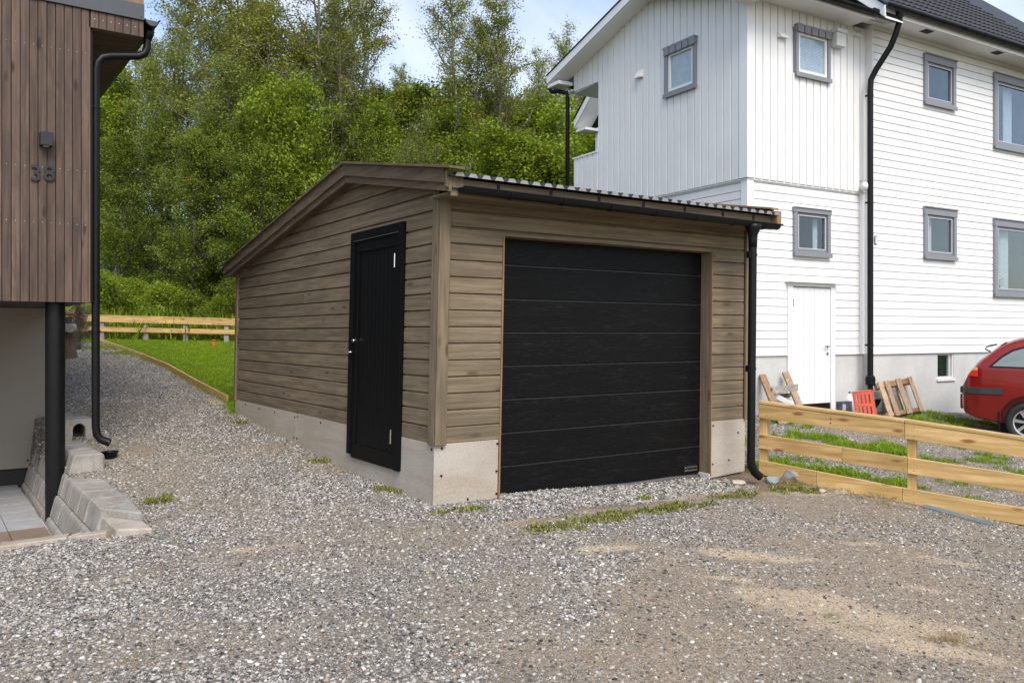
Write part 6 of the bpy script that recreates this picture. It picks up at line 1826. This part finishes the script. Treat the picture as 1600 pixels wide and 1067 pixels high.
TREES = [
    # tall birches
    ('birch', 0, 430, 27, -60, 'tall olive birch rising out of the frame left of the garage ridge', 1.15),
    ('birch', 1, 535, 25, -55, 'tall birch with a bare dark trunk above the garage roof peak', .95),
    ('birch', 0, 352, 29, -70, 'tall loose birch in the upper left of the wood, behind the grey-green willow', .95),
    ('birch', 1, 268, 31, 25, 'slim birch against the blue sky beside the brown house gutter', 1.0),
    ('birch', 1, 742, 27, -22, 'slender birch standing alone against the sky, left one of the pair', .98),
    ('birch', 1, 792, 28, 8, 'slender birch with a pale leaning trunk, right one of the pair', 1.08),
    ('birch', 1, 608, 30, 105, 'thin-topped birch between the garage peak and the sky gap', .7),
    ('birch', 0, 905, 30, 62, 'olive birch partly hidden behind the white house eave', .9),
    ('birch', 1, 860, 33, 75, 'small birch crown between the birch pair and the white house', .8),
    ('birch', 0, 180, 33, 60, 'birch crown just above the bright shrub beside the black downpipe', .9),
    ('birch', 0, 490, 28, -70, 'bushy birch filling the skyline left of the bare dark trunk', 1.2),
    ('birch', 1, 385, 26, -60, 'full olive birch above the dark alder behind the garage corner', 1.3),
    # dark alders
    ('alder', 0, 300, 22.5, 175, 'dark alder with crooked stems at the left edge of the lawn', 1.05),
    ('alder', 1, 385, 21.5, 190, 'dark alder directly behind the rear corner of the garage', 1.1),
    ('alder', 0, 470, 24, 120, 'dense dark tree behind the left slope of the garage roof', 1.0),
    ('alder', 1, 590, 24, 190, 'dark tree behind the flat part of the garage roof', 1.0),
    ('alder', 0, 215, 25, 180, 'dark green tree beside the black downpipe of the brown house', 1.0),
    ('alder', 1, 545, 29, 90, 'tall dark tree further back between two birches', 1.0),
    ('alder', 0, 420, 31, 30, 'tallest dark tree in the back row above the lawn', 1.0),
    # willows
    ('willow', 0, 350, 24, 100, 'grey-green willow with a broad crown left of the garage roof', 1.1),
    ('willow', 0, 660, 23.5, 205, 'grey-green willow right behind the front end of the bargeboard', .9),
    ('willow', 0, 255, 27.5, 95, 'pale grey-green willow under the blue sky at the left', .9),
    # bright
    ('rowan', 0, 185, 29, 118, 'bright yellow-green young tree beside the brown house', 1.1),
    ('rowan', 1, 455, 22, 132, 'bright yellow-green tree glowing in front of the dark wood', .75),
    ('rowan', 0, 700, 26, 178, 'bright green young tree at the foot of the birch pair', 1.1),
    ('rowan', 1, 790, 24, 215, 'bright green young tree under the right birch of the pair', 1.1),
    ('rowan', 0, 870, 25, 178, 'fresh green young tree left of the white house downpipe', 1.15),
    ('rowan', 1, 925, 23, 205, 'fresh green young tree seen through the porch opening', 1.1),
    ('rowan', 0, 640, 30, 150, 'green young tree filling the gap below the sky', 1.3),
    ('rowan', 1, 560, 26, 175, 'mid-green young tree above the garage roof peak', .9),
    ('rowan', 1, 730, 31, 160, 'green young tree in the back row behind the left birch trunk', 1.5),
    ('rowan', 0, 840, 32, 165, 'green young tree in the back row left of the white house', 1.4),
    ('rowan', 1, 110, 30, 200, 'green tree mostly hidden behind the brown house', 1.3),
    ('alder', 0, 960, 32, 100, 'dark tree mostly hidden behind the white house gable', 1.2),
    ('alder', 1, 130, 24, 330, 'low dark tree between the black column and the downpipe', 1.1),
]
for (k, v, px, d, tp, lb, wd) in TREES: plant(k, v, px, d, tp, lb, G1, wd)
BUSH = [(165, 20.6, 435, 0, 'bright fern-like bush next to the downpipe, left end of the far fence', 1.25), (205, 21.2, 445, 0, 'bright green bush behind the left part of the far fence', 1.4), (262, 20.4, 452, 0, 'light green feathery bush behind the middle of the far fence', 1.35),
        (305, 21.0, 462, 1, 'dark green bush behind the third post of the far fence', 1.2), (345, 20.5, 470, 0, 'low light green bush behind the right end of the far fence', 1.2), (235, 23, 440, 1, 'dark low bush in the shade under the alders', 1.6), (385, 20.5, 440, 1, 'dark bush hidden partly by the rear corner of the garage', 1.3),
        (330, 23.5, 430, 1, 'shaded bush deep under the dark alder stems', 1.6), (148, 19.2, 480, 0, 'green bush between the gravel path end and the downpipe', .9)]
for (px, d, tp, v, lb, wd) in BUSH: plant('bush', v, px, d, tp, lb, 'bushes behind the far fence', wd)
plant('redbush', 0, 124, 17.0, 468, 'dark reddish bush beside the flower pot at the end of the path', None, .55)
